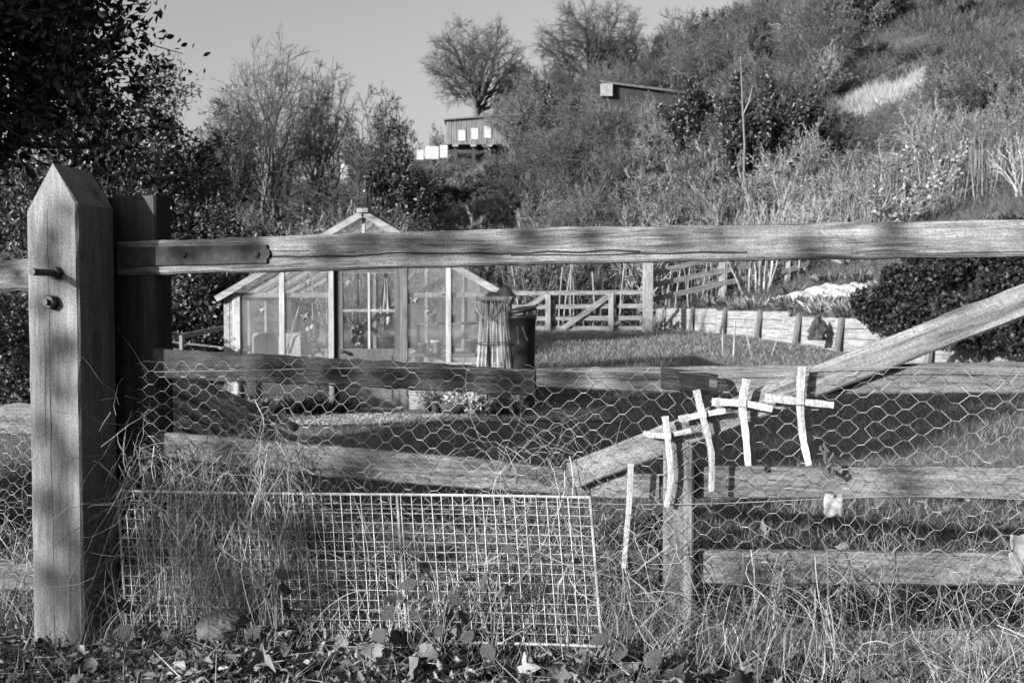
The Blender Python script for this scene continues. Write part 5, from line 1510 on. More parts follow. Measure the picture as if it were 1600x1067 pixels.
# --- ivy mound on the plank wall at the right
def mound(name, label, c, rad, n, L, W, mat, seed, cat='bush', thr=0.25):
    rr = np.random.default_rng(seed)
    t = thing(name, label, cat, (c[0], c[1], hz(c[0], c[1])))
    d = unit(rr.normal(size=(n, 3))); d[:, 2] = np.abs(d[:, 2]) * 1.0 - 0.1
    lob = 1 + 0.28 * np.sin(d[:, 0] * 5 + seed) * np.cos(d[:, 1] * 4.3 + d[:, 2] * 5) + 0.15 * np.sin(d[:, 2] * 11 + d[:, 0] * 9)
    pos = d * np.array(rad) * (lob * rr.uniform(0.72, 1.03, n) ** 0.6)[:, None]
    V, F = leaves_np(pos, unit(d * 0.5 + rr.normal(size=(n, 3)) * 0.6 - [0, 0, 0.5]), rr.uniform(L[0], L[1], n), rr.uniform(W[0], W[1], n))
    obj('foliage', mesh_np('foliage', V, F, M[mat]), t)
    m2 = 60
    d2 = unit(rr.normal(size=(m2, 3))); d2[:, 2] = np.abs(d2[:, 2])
    Vs, Fs = tubes_np(np.zeros((m2, 3)) + [0, 0, -0.1], d2 * np.array(rad) * 0.85, np.full(m2, 0.025), np.full(m2, 0.008), 4)
    obj('stems', mesh_np('stems', Vs, Fs, M['bark']), t)
    return t
Ym = 15.2
mound('ivy_bush', 'big dark ivy bush tumbling over the plank wall', (xat(1462, Ym), Ym, 0), (0.92, 1.0, 1.15), 22000, (0.045, 0.085), (0.035, 0.07), 'ivy', 3)
mound('ivy_bush', 'dark ivy bush behind the tumbling one, further up the bank', (xat(1600, 16.0), 16.0, 0), (1.3, 1.1, 1.2), 18000, (0.045, 0.085), (0.035, 0.07), 'ivy', 4)
mound('ivy_bush', 'low dark ivy bush hanging at the near end of the plank wall', (xat(1560, 12.9), 12.9, 0), (0.85, 1.3, 0.8), 14000, (0.045, 0.085), (0.035, 0.07), 'ivy', 6)

# unseen hedge added behind and right of the viewpoint to cut sky light
for i, (x_, y_, r_, h_, lab) in enumerate(((5.2, 0.6, 1.3, 5.0, 'unseen hedge bush added to block sky light, first beyond the latch end of the gate'), (5.0, -2.2, 1.6, 5.4, 'unseen hedge bush added to block sky light, second beyond the latch end of the gate'), (3.2, -4.8, 1.7, 5.0, 'unseen hedge bush added to block sky light, third beyond the latch end of the gate'), (0.4, -6.2, 1.7, 4.6, 'unseen hedge bush added to block sky light, fourth beyond the latch end of the gate'), (7.0, 3.0, 1.4, 4.4, 'unseen hedge bush added to block sky light, just past the latch end of the gate'))):
    mound('sky_block_hedge', lab, (x_, y_, 0), (r_, r_, h_), 5000, (0.12, 0.2), (0.08, 0.14), 'ivy', 40 + i, cat='hedge')

# --- leafy plants on the bed, flowers by the greenhouse
def rosette(name, label, px, Y, r, n, mat, cat='plant', group=None, L=(0.12, 0.3), W=(0.04, 0.09), xyz=None):
    x_, y_, z_ = xyz or on(px, Y)
    if name == 'bed_plant' and x_ < float(wx(y_)) + 0.35: x_ = float(wx(y_)) + rng.uniform(0.35, 0.7); z_ = hz(x_, y_)
    t = thing(name, label, cat, (x_, y_, z_), 0, group)
    a_ = rng.uniform(0, 6.28, n); e_ = rng.uniform(0.25, 1.3, n)
    d = np.stack([np.cos(a_) * np.cos(e_), np.sin(a_) * np.cos(e_), np.sin(e_)], 1)
    pos = np.stack([np.cos(a_), np.sin(a_), np.zeros(n)], 1) * rng.uniform(0, r, (n, 1)) + [0, 0, 0.0]
    V, F = leaves_np(pos, d, rng.uniform(L[0], L[1], n), rng.uniform(W[0], W[1], n))
    obj('foliage', mesh_np('foliage', V, F, M[mat]), t)
    return t
for px, Y in ((1140, 20.6), (1160, 19.5), (1185, 19.0), (1205, 20.5), (1225, 18.6), (1250, 18.2), (1262, 20.0), (1280, 18.0), (1300, 19.4), (1318, 17.9), (1338, 18.6), (1110, 22.4), (1088, 23.4), (1060, 24.6), (1345, 21.5), (1240, 22.6), (1290, 23.0), (1180, 22.0), (1330, 24.0), (1390, 20.0), (1440, 19.0), (1470, 18.0)):
    rosette('bed_plant', 'leafy green plant growing on the raised garden bed behind the plank wall', px, Y, 0.28, 120, 'leafpale' if rng.random() < 0.45 else 'leafmid', group='plants on the raised bed', L=(0.12, 0.34))
for i, (px, Y) in enumerate(((712, 9.35), (728, 9.3), (745, 9.25), (760, 9.3), (775, 9.2), (790, 9.3), (806, 9.2), (752, 9.05), (735, 9.5))):
    x_ = xat(px, Y)
    t = thing('flower_clump', 'low clump of white flowers beside the gravel at the greenhouse front', 'flowers', (x_, Y, hz(x_, Y)), 0, 'white flowers before the greenhouse')
    n = 110
    a_ = rng.uniform(0, 6.28, n); rad = np.sqrt(rng.uniform(0, 1, n)) * 0.11
    pos = np.stack([np.cos(a_) * rad, np.sin(a_) * rad, rng.uniform(0.02, 0.2, n) * (1 - (rad / 0.2) ** 2)], 1)
    V, F = leaves_np(pos, unit(rng.normal(size=(n, 3)) + [0, 0, 0.5]), rng.uniform(0.03, 0.06, n), rng.uniform(0.015, 0.03, n)); obj('foliage', mesh_np('foliage', V, F, M['leafmid']), t)
    n = 60; Vs, Fs = [], []
    for j in range(n):
        a0 = rng.uniform(0, 6.28); rd = math.sqrt(rng.random()) * 0.12; c = np.array([math.cos(a0) * rd, math.sin(a0) * rd, rng.uniform(0.06, 0.27)])
        a5 = np.arange(5) * 1.2566 + rng.uniform(0, 6); d5 = unit(np.stack([np.cos(a5), -0.6 + 0 * a5, np.sin(a5)], 1))
        Vq, Fq = leaves_np(np.repeat(c[None], 5, 0), d5, np.full(5, 0.034), np.full(5, 0.03)); Vs.append((Vq, Fq))
    V, F = join_np(*Vs); obj('petals', mesh_np('petals', V, F, M['petal']), t)['kind'] = 'stuff'
for px, Y, lab in ((470, 9.3, 'leafy plant under the left greenhouse glass, nearer the corner'), (505, 9.35, 'leafy plant under the left greenhouse glass, nearer the door'), (425, 9.3, 'straggly leafy plant at the boarded corner of the greenhouse'), (395, 9.3, 'low pale weed at the greenhouse corner board')):
    rosette('border_plant', lab, px, Y, 0.2, 160, 'ever' if px > 440 else 'leafmid', L=(0.06, 0.2), W=(0.02, 0.05))

# --- scrub on the hillside
bush_meshes = []
for i, (mt, n_, sp_) in enumerate((('twigpale', 14, 0.9), ('twigmid', 16, 0.8), ('twigpale', 12, 0.6), ('twigmid', 14, 1.0), ('twigmid', 12, 0.7))):
    A, T = multi(80 + i, n_, 1.1, 0.03, (6, 5, 4), spreadb=sp_, ratio=0.5, spread=0.75, up=0.12, wander=0.2, first=0.15, rratio=0.6, minr=0.008)
    A, T = fit(A, T, 2.0, 1.5)
    V, F = tubes_np(A[:, 0:3], A[:, 3:6], A[:, 6], A[:, 7], 3)
    bush_meshes.append(mesh_np('bare_bush', V, F, M[mt]))
leafy_meshes = []
for i in range(2):
    A, T = multi(95 + i, 9, 1.1, 0.03, (7, 5, 4), spreadb=0.8, ratio=0.45, spread=0.8, up=0.1, wander=0.2, first=0.1, rratio=0.55, minr=0.007)
    A, T = fit(A, T, 2.0, 1.5)
    V1, F1 = tubes_np(A[:, 0:3], A[:, 3:6], A[:, 6], A[:, 7], 3)
    V2, F2 = leaf_cloud(T, 9, 0.14, (0.05, 0.09), (0.03, 0.05))
    V, F = join_np((V1, F1), (V2, F2))
    leafy_meshes.append(mesh_np('leafy_bush', V, F, M['ever' if i == 0 else 'leafmid']))
def bush(px, Y, w, h, kind, where):
    x_, y_, z_ = on(px, Y)
    if kind == 2: me = leafy_meshes[rng.integers(0, 2)]
    elif kind == 0: me = bush_meshes[rng.choice([0, 2])]
    else: me = bush_meshes[rng.choice([1, 3, 4])]
    nm, lab = LAB[kind]
    o = obj(nm, me, None, (x_, y_, z_ - 0.05), (0, 0, rng.uniform(0, 6.28)))
    o.scale = (w / 2, w / 2, h / 1.5)
    tag(o, lab + ' ' + where, 'bush', lab.split(' bush')[0] + ' bushes ' + where)
LAB = {0: ('bare_bush', 'pale twiggy leafless bush'), 1: ('bare_bush', 'grey tangled leafless bush'), 2: ('leafy_bush', 'dark leafy bush')}
def tall(px, Y):
    # scrub stays low in front of the sheds and the screen
    if 640 < px < 790 and 40 < Y < 70: return 0.5
    if 915 < px < 1110 and 40 < Y < 62: return 0.95
    if 1260 < px < 1450 and 36 < Y < 49: return 0.4
    return 1.0
bands = [ # px range, Y range, count, width, height, kind weights, where
 ((560, 1120), (27, 33), 30, (2.2, 3.6), (1.8, 3.2), (0.5, 0.45, 0.05), 'just beyond the far garden gate'),
 ((340, 640), (24, 36), 22, (2.2, 3.6), (2.0, 3.4), (0.6, 0.35, 0.05), 'on the slope behind the greenhouse'),
 ((330, 650), (36, 52), 20, (3, 5), (2.4, 4.0), (0.2, 0.65, 0.15), 'at the feet of the tall bare trees'),
 ((780, 1300), (34, 46), 32, (3, 4.6), (2.0, 3.4), (0.35, 0.55, 0.1), 'low on the slope before the ivy clad trees'),
 ((640, 900), (31, 46), 30, (2.4, 3.8), (1.8, 3.0), (0.35, 0.6, 0.05), 'between the garden gate and the hillside shed'),
 ((630, 800), (34, 66), 26, (3, 4.4), (2.2, 3.4), (0.4, 0.55, 0.05), 'below the hillside shed'),
 ((780, 1300), (46, 61.5), 52, (3.0, 4.6), (2.2, 3.6), (0.15, 0.7, 0.15), 'below the long shed'),
 ((780, 1400), (67, 86), 52, (4, 6.0), (2.6, 4.6), (0.05, 0.8, 0.15), 'above the long shed'),
 ((560, 700), (56, 74), 12, (4, 6), (2.4, 3.4), (0.1, 0.75, 0.15), 'beside the white screen'),
 ((1280, 1620), (28, 44), 26, (2.6, 4.2), (1.6, 2.8), (0.6, 0.4, 0.0), 'on the bank above the ivy bushes'),
 ((1270, 1640), (40, 48), 26, (2.4, 3.8), (1.4, 2.4), (0.4, 0.6, 0.0), 'under the straw grass patch'),
 ((1130, 1500), (72, 98), 46, (4, 7), (3, 5.5), (0.0, 0.7, 0.3), 'along the crest of the open hill'),
 ((1320, 1640), (54, 90), 34, (2, 4.5), (0.6, 1.2), (0.0, 0.7, 0.3), 'scattered over the open hillside'),
 ((100, 340), (22, 40), 12, (3, 5), (2.5, 4.5), (0.3, 0.5, 0.2), 'behind the dark evergreens'),
 ((-60, 340), (45, 70), 12, (5, 8), (4, 7), (0.1, 0.6, 0.3), 'far behind the dark evergreens')]
for (pa, pb), (ya, yb), n, ww, hhh, kw, where in bands:
    for i in range(n):
        px = pa + (pb - pa) * (i + rng.random()) / n; Y = rng.uniform(ya, yb)
        kind = int(rng.choice(3, p=np.array(kw) / sum(kw)))
        f = tall(px, Y)
        bush(px, Y, rng.uniform(*ww) * (0.6 + 0.4 * f), rng.uniform(*hhh) * f, kind, where)
for px in range(930, 1100, 17):
    px_j = px + rng.uniform(-6, 6); Yb = rng.uniform(58.5, 60.5)
    bush(px_j, Yb, rng.uniform(2.4, 3.6), max(1.0, at(px_j, 153 + rng.uniform(0, 16), Yb).z - hz(xat(px_j, Yb), Yb)), 1, 'hiding the front of the long shed')
# dark ivy clad trees on the slope right of the middle
for px, Y, top, r_, lab, sd in ((1150, 40, 105, 1.7, 'ivy clad tree on the slope with a bleached dead stem in front', 71), (1225, 41, 125, 1.5, 'dark ivy clad tree on the slope, right of the dead stem', 72), (1085, 46, 112, 1.5, 'thin ivy clad tree on the slope, left of the dead stem', 73), (612, 36, 215, 1.2, 'dark leafy shrub tree on the slope behind the greenhouse ridge', 74)):
    p = on(px, Y)
    evergreen('ivy_clad_tree', lab, p, at(px, top, Y).z - p[2], r_, sd, (0.10, 0.2), (0.07, 0.13), 5, 'ever', ns=4)
p = on(1157, 37.5); zt = at(1155, 88, 37.5).z - p[2]
t = thing('dead_stem', 'tall bleached dead stem standing among the ivy clad trees', 'tree', p)
Geo().tube([(0.05, 0, 0), (0.1, 0, zt * 0.5), (0.0, 0, zt * 0.75), (-0.08, 0, zt)], [0.045, 0.04, 0.03, 0.012], 6).build('trunk', M['twigpale'], t, True)
Geo().tube([(0.02, 0, zt * 0.66), (0.25, 0, zt * 0.74), (0.38, 0, zt * 0.83)], [0.03, 0.025, 0.01], 5).build('branch', M['twigwhite'], t, True)
# bleached dead shrubs over the garden
for px, Y, top, w, lab, sd in ((1240, 25.5, 258, 1.7, 'bleached leafless shrub behind the garden fence, the taller of two', 31), (1180, 24.6, 285, 1.6, 'bleached leafless shrub behind the garden fence, the lower of two', 32), (1596, 24.0, 200, 1.0, 'pale many stemmed shrub at the top of the garden bank', 33)):
    A, T = multi(sd, 8, 1.6, 0.035, (5, 4, 3), spreadb=0.8, ratio=0.45, spread=0.55, up=0.2, wander=0.12, first=0.3, rratio=0.6, minr=0.009)
    p = on(px, Y); A, T = fit(A, T, w * 1.4, at(px, top, Y).z - p[2])
    tree('bleached_shrub', lab, p, A, thick=0.03, trunk_mat='twigwhite', twig_mat='twigwhite', cat='shrub')
# leafy sapling with pale leaves
A, T = multi(36, 3, 1.8, 0.03, (6, 4), spreadb=0.4, ratio=0.4, spread=0.7, up=0.15, wander=0.12, first=0.3, rratio=0.5, minr=0.008)
for px, Y, top, lab in ((1445, 26.5, 225, 'sapling with shiny pale leaves on the garden bank'), (1395, 25.0, 285, 'low sapling with shiny pale leaves beside the fence on the bank')):
    p = on(px, Y); A2, T2 = fit(A, T, 1.5, at(px, top, Y).z - p[2]); leaf_mat_for[0] = 'leafpale'
    tree('pale_sapling', lab, p, A2, T2, leaf_cloud(T2, 7, 0.2, (0.08, 0.15), (0.05, 0.09)), thick=0.02, twig_mat='twigpale')

# ------------------------------------------------------------------ grasses
def scatter(n, xr, yr, ok=None):
    x = rng.uniform(xr[0], xr[1], n); y = rng.uniform(yr[0], yr[1], n)
    if ok is not None:
        k_ = ok(x, y); x, y = x[k_], y[k_]
    return x, y
def infrustum(x, y): return np.abs(x) < 0.56 * y + 0.5
def stuff(name, V, F, mat, label, cat):
    o = obj(name, mesh_np(name, V, F, M[mat])); o['kind'] = 'stuff'; o['label'] = label; o['category'] = cat
    return o
def notgh(x, y): return ~((x > gx0 - 0.1) & (x < gx0 + 2.9) & (y > 9.4) & (y < 12.9)) & ~((y > 8.4 + 0.1 * x) & (y < 9.6 + 0.1 * x) & (x < 0.8) & (x > -3.4))
x, y = scatter(150000, (-6, 6.4), (4.2, 27), lambda x, y: infrustum(x, y) & (x < wx(y) - 0.12) & notgh(x, y))
keep = rng.random(len(x)) < np.clip(14.0 / y, 0, 1); x, y = x[keep], y[keep]
m = len(x); base = np.stack([x, y, hh(x, y) - 0.005], 1)
d = unit(np.stack([rng.normal(0, .35, m), rng.normal(0, .35, m), np.ones(m)], 1))
L = rng.uniform(0.03, 0.075, m) * (0.8 + 0.9 * vnoise(x * 1.3, y * 1.3)); W = rng.uniform(0.005, 0.009, m) * np.clip(y / 9, 0.6, 2)
V, F = blades_np(base, d, L, W, rng.normal(size=(m, 3)) * [0.02, 0.02, 0.0], 1)
stuff('lawn_grass', V, F, 'lawn', 'short rough lawn grass between the gate and the far garden gate', 'grass')
# rough grass under and beyond the plank wall, and over the hill
x, y = scatter(190000, (-60, 62), (24, 100), lambda x, y: infrustum(x, y) & (x > -0.62 * y))
keep = rng.random(len(x)) < np.clip(0.25 + vnoise(x * .12, y * .12), 0, 1); x, y = x[keep], y[keep]
m = len(x); base = np.stack([x, y, hh(x, y) - 0.05], 1)
d = unit(np.stack([rng.normal(0, .4, m), rng.normal(0, .4, m), np.ones(m)], 1))
V, F = blades_np(base, d, rng.uniform(0.25, 0.8, m), rng.uniform(0.025, 0.06, m), rng.normal(size=(m, 3)) * [.2, .2, .0] - [0, 0, 0.1], 2)
stuff('rough_grass', V, F, 'roughgrass', 'rough tussocky grass covering the hillside', 'grass')
x, y = scatter(110000, (14, 66), (52, 104), lambda x, y: infrustum(x, y) & (x > 0.27 * y) & (vnoise(x * .55, y * .55) > 0.35))
m = len(x); base = np.stack([x, y, hh(x, y) - 0.05], 1)
d = unit(np.stack([rng.normal(0, .5, m), rng.normal(0, .5, m), np.ones(m)], 1))
V, F = blades_np(base, d, rng.uniform(0.2, 0.75, m) * (0.4 + vnoise(x * .55, y * .55)), rng.uniform(0.04, 0.09, m), rng.normal(size=(m, 3)) * [.25, .25, .0], 1)
stuff('heather', V, F, 'roughgrass', 'dark tufty heather over the open upper hillside', 'heather')
# pale straw patch on the slope
x, y = scatter(60000, (12, 32), (47, 54), lambda x, y: (np.abs(x / y - 0.355) < 0.045 + 0.02 * vnoise(x, y)) & (y > 48.5) & (y < 51.5 + vnoise(x * .7, y)))
m = len(x); base = np.stack([x, y, hh(x, y) - 0.05], 1)
d = unit(np.stack([rng.normal(0, .15, m), rng.normal(0, .15, m), np.ones(m)], 1))
V, F = blades_np(base, d, rng.uniform(0.3, 0.8, m), rng.uniform(0.02, 0.05, m), rng.normal(size=(m, 3)) * [.15, .15, .0], 2)
stuff('straw_grass', V, F, 'strawgrass', 'tall pale straw grass patch on the hillside', 'grass')
# tall dry stalks above the top rail
x, y = scatter(3200, (-3, 20), (25.0, 34), lambda x, y: infrustum(x, y) & (x > wx(y) - 6) & (rng.random(len(x)) < vnoise(x * .5, y * .5) + 0.1))
m = len(x); base = np.stack([x, y, hh(x, y) - 0.05], 1)
d = unit(np.stack([rng.normal(0, .09, m), rng.normal(0, .09, m), np.ones(m)], 1))
V, F = blades_np(base, d, rng.uniform(0.9, 2.3, m), rng.uniform(0.012, 0.026, m), rng.normal(size=(m, 3)) * [.12, .12, 0], 2)
stuff('dry_stalks', V, F, 'stalk', 'tall thin dry stalks standing behind the garden fence', 'stalks')
# bed vegetation on the terrace
x, y = scatter(30000, (3, 14), (12, 27), lambda x, y: infrustum(x, y) & (x > wx(y) + 0.1))
m = len(x); base = np.stack([x, y, hh(x, y) - 0.02], 1)
d = unit(np.stack([rng.normal(0, .5, m), rng.normal(0, .5, m), np.ones(m)], 1))
V, F = blades_np(base, d, rng.uniform(0.08, 0.32, m), rng.uniform(0.012, 0.03, m), rng.normal(size=(m, 3)) * [.08, .08, 0], 2)
stuff('bank_grass', V, F, 'roughgrass', 'rough grass and weeds on the bank above the plank wall', 'grass')
# beans or pea sticks behind the far gate
for i, (px, yt, yb, Y, ln) in enumerate(((815, 415, 458, 25.5, -0.15), (872, 418, 460, 25.3, 0.05), (878, 418, 460, 25.6, 0.12), (891, 413, 458, 26, 0), (932, 425, 457, 24.9, -.08), (967, 413, 480, 25.2, .06), (1035, 424, 470, 24.8, .12), (1051, 420, 470, 25.2, .1), (1073, 412, 465, 25.6, 0.05), (1096, 412, 462, 25.4, .1))):
    x_, y_, z_ = on(px, Y); zt = at(px, yt, Y).z - z_
    t = thing('bean_stick', 'thin pale garden stick standing behind the far gate and fence', 'stick', (x_, y_, z_), 0, 'sticks behind the far gate')
    Geo().tube([(0, 0, -0.2), (ln * zt * 0.5, 0, zt * 0.5), (ln * zt * 1.1 + 0.02, 0, zt)], 0.015, 5).build('shaft', M['cane'], t)

# ------------------------------------------------------------------ foreground: dry grass on the verge and through the mesh
def verge(px0, px1, n, lenr, offr, droop, w=(0.0018, 0.0042), lean=0.35, mat='dry', zb=None, up=1.0):
    px = rng.uniform(px0, px1, n); off = rng.uniform(offr[0], offr[1], n)
    P = []
    for a_, o_ in zip(px, off):
        s, z = gp(a_, 1000, o_); p = gworld(s, o_, 0); P.append((p.x, p.y))
    P = np.array(P); base = np.stack([P[:, 0], P[:, 1], hh(P[:, 0], P[:, 1]) - 0.01], 1)
    if zb is not None: base[:, 2] = rng.uniform(zb[0], zb[1], n)
    d = unit(np.stack([rng.normal(0, lean, n), rng.normal(0, lean, n), np.full(n, up)], 1))
    L = rng.uniform(lenr[0], lenr[1], n)
    a_ = rng.uniform(0, 6.28, n); bmag = L * rng.uniform(0.1, 0.8, n)
    bend = np.stack([np.cos(a_) * bmag, np.sin(a_) * bmag * 0.6, -L * rng.uniform(droop[0], droop[1], n)], 1)
    return blades_np(base, d, L, rng.uniform(w[0], w[1], n), bend, 6)
def tangle(px0, px1, n, zr, offr, Lr, w=(0.0015, 0.0034), curl=0.55, sink=0.0):
    """stems that wander: random walks of ten short pieces"""
    px = rng.uniform(px0, px1, n); off = rng.uniform(offr[0], offr[1], n)
    P = np.array([(lambda q: (q.x, q.y))(gworld(gp(a_, 900, o_)[0], o_, 0)) for a_, o_ in zip(px, off)])
    p = np.stack([P[:, 0], P[:, 1], rng.uniform(zr[0], zr[1], n)], 1)
    d = unit(rng.normal(size=(n, 3)) * [1, 0.35, 1])
    d[:, 2] -= sink; d = unit(d)
    K = 10; L = rng.uniform(Lr[0], Lr[1], n) / K; W = rng.uniform(w[0], w[1], n)
    tx, ty = GT.x, GT.y
    drift = rng.normal(size=(n, 3)) * curl * 0.5
    V = np.empty((n, (K + 1) * 2, 3)); a_ = rng.uniform(0, 6.28, n)
    S = np.stack([np.cos(a_) * 0.9, np.sin(a_) * 0.5, np.sin(a_ * 1.7) * 0.6], 1); S = unit(S)
    for i in range(K + 1):
        wv = (W * (1 - 0.8 * i / K) * 0.5)[:, None]
        V[:, 2*i] = p - S * wv; V[:, 2*i+1] = p + S * wv
        d = unit(d + drift * 0.5 + rng.normal(size=(n, 3)) * [curl, curl * 0.4, curl] * 0.45 - [0, 0, 0.12 + sink * 0.1])
        p = p + d * L[:, None]
        lo = hh(p[:, 0], p[:, 1]) + 0.004; p[:, 2] = np.maximum(p[:, 2], lo)
    q = np.array([[2*i, 2*i+1, 2*i+3, 2*i+2] for i in range(K)])
    F = (np.arange(n)[:, None, None] * (K + 1) * 2 + q[None]).reshape(-1, 4)
    return V.reshape(-1, 3), F
parts = [tangle(200, 470, 900, (0.15, 0.62), (0.03, 0.20), (0.15, 0.45), sink=0.7),
         tangle(150, 260, 40, (0.45, 0.75), (0.05, 0.22), (0.3, 0.6), curl=0.5),
         tangle(390, 450, 60, (0.5, 0.75), (0.04, 0.14), (0.2, 0.5), curl=0.8, sink=0.3),
         tangle(480, 950, 500, (0.13, 0.45), (-0.14, 0.05), (0.15, 0.4), sink=0.3),
         tangle(480, 950, 240, (0.13, 0.36), (0.05, 0.22), (0.12, 0.35), sink=0.3),
         tangle(760, 960, 300, (0.3, 0.62), (-0.1, 0.06), (0.2, 0.5), sink=0.4),
         tangle(940, 1060, 260, (0.13, 0.42), (-0.15, 0.15), (0.15, 0.4), sink=0.3),
         tangle(1120, 1340, 230, (0.13, 0.34), (0.0, 0.16), (0.12, 0.35), sink=0.5),
         tangle(1140, 1270, 70, (0.30, 0.40), (0.03, 0.12), (0.2, 0.5), sink=0.5),
         tangle(1360, 1660, 260, (0.12, 0.3), (0.0, 0.2), (0.1, 0.35), sink=0.2),
         tangle(-60, 60, 160, (0.1, 0.4), (-0.15, 0.1), (0.1, 0.35), sink=0.2),
         verge(180, 490, 300, (0.12, 0.42), (0.0, 0.22), (0.0, 0.5)),
         verge(180, 480, 240, (0.15, 0.34), (0.05, 0.16), (0.0, 0.15), zb=(0.30, 0.60), up=-1.0, lean=0.5),
         verge(390, 460, 90, (0.4, 0.62), (0.0, 0.12), (0.0, 0.5)),
         verge(560, 950, 900, (0.08, 0.36), (-0.16, 0.06), (0.0, 0.55)),
         verge(480, 950, 260, (0.06, 0.22), (0.1, 0.26), (0.0, 0.55)),
         verge(740, 940, 900, (0.2, 0.46), (-0.16, 0.05), (0.0, 0.7)),
         verge(940, 1110, 600, (0.06, 0.28), (-0.15, 0.2), (0.0, 0.55)),
         verge(1100, 1370, 240, (0.06, 0.24), (-0.1, 0.22), (0.0, 0.6)),
         verge(1150, 1330, 120, (0.14, 0.34), (0.04, 0.14), (0.0, 0.2), zb=(0.22, 0.42), up=-0.9, lean=0.5),
         verge(1370, 1660, 800, (0.06, 0.26), (-0.1, 0.25), (0.0, 0.5)),
         verge(1100, 1660, 60, (0.35, 0.7), (0.02, 0.15), (0.0, 0.35), w=(0.0015, 0.003), lean=0.18),
         verge(420, 1000, 40, (0.35, 0.65), (0.02, 0.15), (0.0, 0.3), w=(0.0015, 0.003), lean=0.15),
         verge(-60, 60, 260, (0.08, 0.3), (-0.1, 0.2), (0.0, 0.5)),
         verge(60, 200, 120, (0.05, 0.2), (0.0, 0.3), (0.0, 0.5))]
V, F = join_np(*parts)
stuff('dry_grass', V, F, 'dry', 'dry tangled grass along the verge, growing through the mesh panel', 'grass')
# short green growth between
parts = [verge(-80, 1680, 12000, (0.02, 0.10), (-0.5, 0.85), (0.0, 0.3), w=(0.002, 0.005), mat='lawn', lean=0.6)]
V, F = join_np(*parts)
stuff('verge_grass', V, F, 'lawn', 'short grass and weeds along the verge under the gate', 'grass')
x, y = scatter(26000, (-3, 5), (2.8, 6.5), lambda x, y: infrustum(x, y))
m = len(x); base = np.stack([x, y, hh(x, y) - 0.005], 1)
d = unit(np.stack([rng.normal(0, .5, m), rng.normal(0, .5, m), np.ones(m)], 1))
V, F = blades_np(base, d, rng.uniform(0.03, 0.11, m), rng.uniform(0.003, 0.006, m), rng.normal(size=(m, 3)) * [.03, .03, 0], 2)
stuff('yard_grass', V, F, 'lawn', 'thin grass on the ground just behind the field gate', 'grass')

# long single stems in front of the netting
# fallen leaves: the large ones one by one, belonging to the ground
def leaf_mesh(seed, lobed):
    rr = random.Random(seed)
    n = 9; V = []; F = []
    for i in range(n):
        t = i / (n - 1); w = (math.sin(math.pi * (t * 0.93 + 0.05)) ** 0.8) * 0.42
        w *= (0.72 + 0.34 * math.sin(t * 17 + seed)) if lobed else rr.uniform(0.8, 1.1)
        zc = 0.3 * math.sin(t * 3.4 + seed) * rr.uniform(0.7, 1.2); cu = rr.uniform(0.2, 0.85)
        V += [(t - 0.5, -w, zc + cu * w), (t - 0.5, 0, zc), (t - 0.5, w, zc + cu * w * rr.uniform(0.4, 1.6))]
    for i in range(n - 1):
        for k_ in (0, 1): F.append((i*3+k_, i*3+k_+1, (i+1)*3+k_+1, (i+1)*3+k_))
    return mesh_py('leaf', V, F, M['fallen'], True)
lm = [leaf_mesh(i, i % 2) for i in range(6)]
nl = 0
while nl < 290:
    if nl < 200:
        a_ = rng.uniform(-60, 1660); o_ = rng.uniform(-0.15, 0.42 + 0.4 * max(0, 1 - a_ / 1000))
    else:
        a_ = rng.uniform(1050, 1650); o_ = rng.uniform(-3.0, -0.1)
    s, _ = gp(a_, 1000, o_); p = gworld(s, o_, 0)
    z_ = hz(p.x, p.y)
    o = obj('leaf', lm[nl % 6], ground, (p.x, p.y, z_ + rng.uniform(0.006, 0.03)), (rng.normal(0, 0.5), rng.normal(0, 0.5), rng.uniform(0, 6.28)))
    sc_ = rng.uniform(0.035, 0.08); o.scale = (sc_, sc_, sc_)
    nl += 1
m = 14000
px = rng.uniform(-60, 1660, m); o_ = rng.uniform(-0.6, 0.85, m)
P = np.array([(lambda q: (q.x, q.y))(gworld(gp(a_, 1000, b_)[0], b_, 0)) for a_, b_ in zip(px, o_)])
pos = np.stack([P[:, 0], P[:, 1], hh(P[:, 0], P[:, 1]) + rng.uniform(0, 0.02, m)], 1)
V, F = leaves_np(pos, unit(rng.normal(size=(m, 3)) * [1, 1, 0.35]), rng.uniform(0.01, 0.042, m), rng.uniform(0.005, 0.022, m), fold=0.5)
stuff('leaf_litter', V, F, 'deadleaf', 'small broken dead leaves littering the verge', 'leaf litter')
m = 900
px = rng.uniform(-60, 1660, m); o_ = rng.uniform(-0.4, 0.8, m)
P = np.array([(lambda q: (q.x, q.y))(gworld(gp(a_, 1000, b_)[0], b_, 0)) for a_, b_ in zip(px, o_)])
p0 = np.stack([P[:, 0], P[:, 1], hh(P[:, 0], P[:, 1]) + rng.uniform(0.005, 0.03, m)], 1)
p1 = p0 + unit(rng.normal(size=(m, 3)) * [1, 1, 0.2]) * rng.uniform(0.03, 0.16, (m, 1))
V, F = tubes_np(p0, p1, rng.uniform(0.0008, 0.0022, m), np.full(m, 0.0007), 4)
stuff('twig_litter', V, F, 'twigpale', 'thin broken twigs lying in the leaf litter', 'twigs')
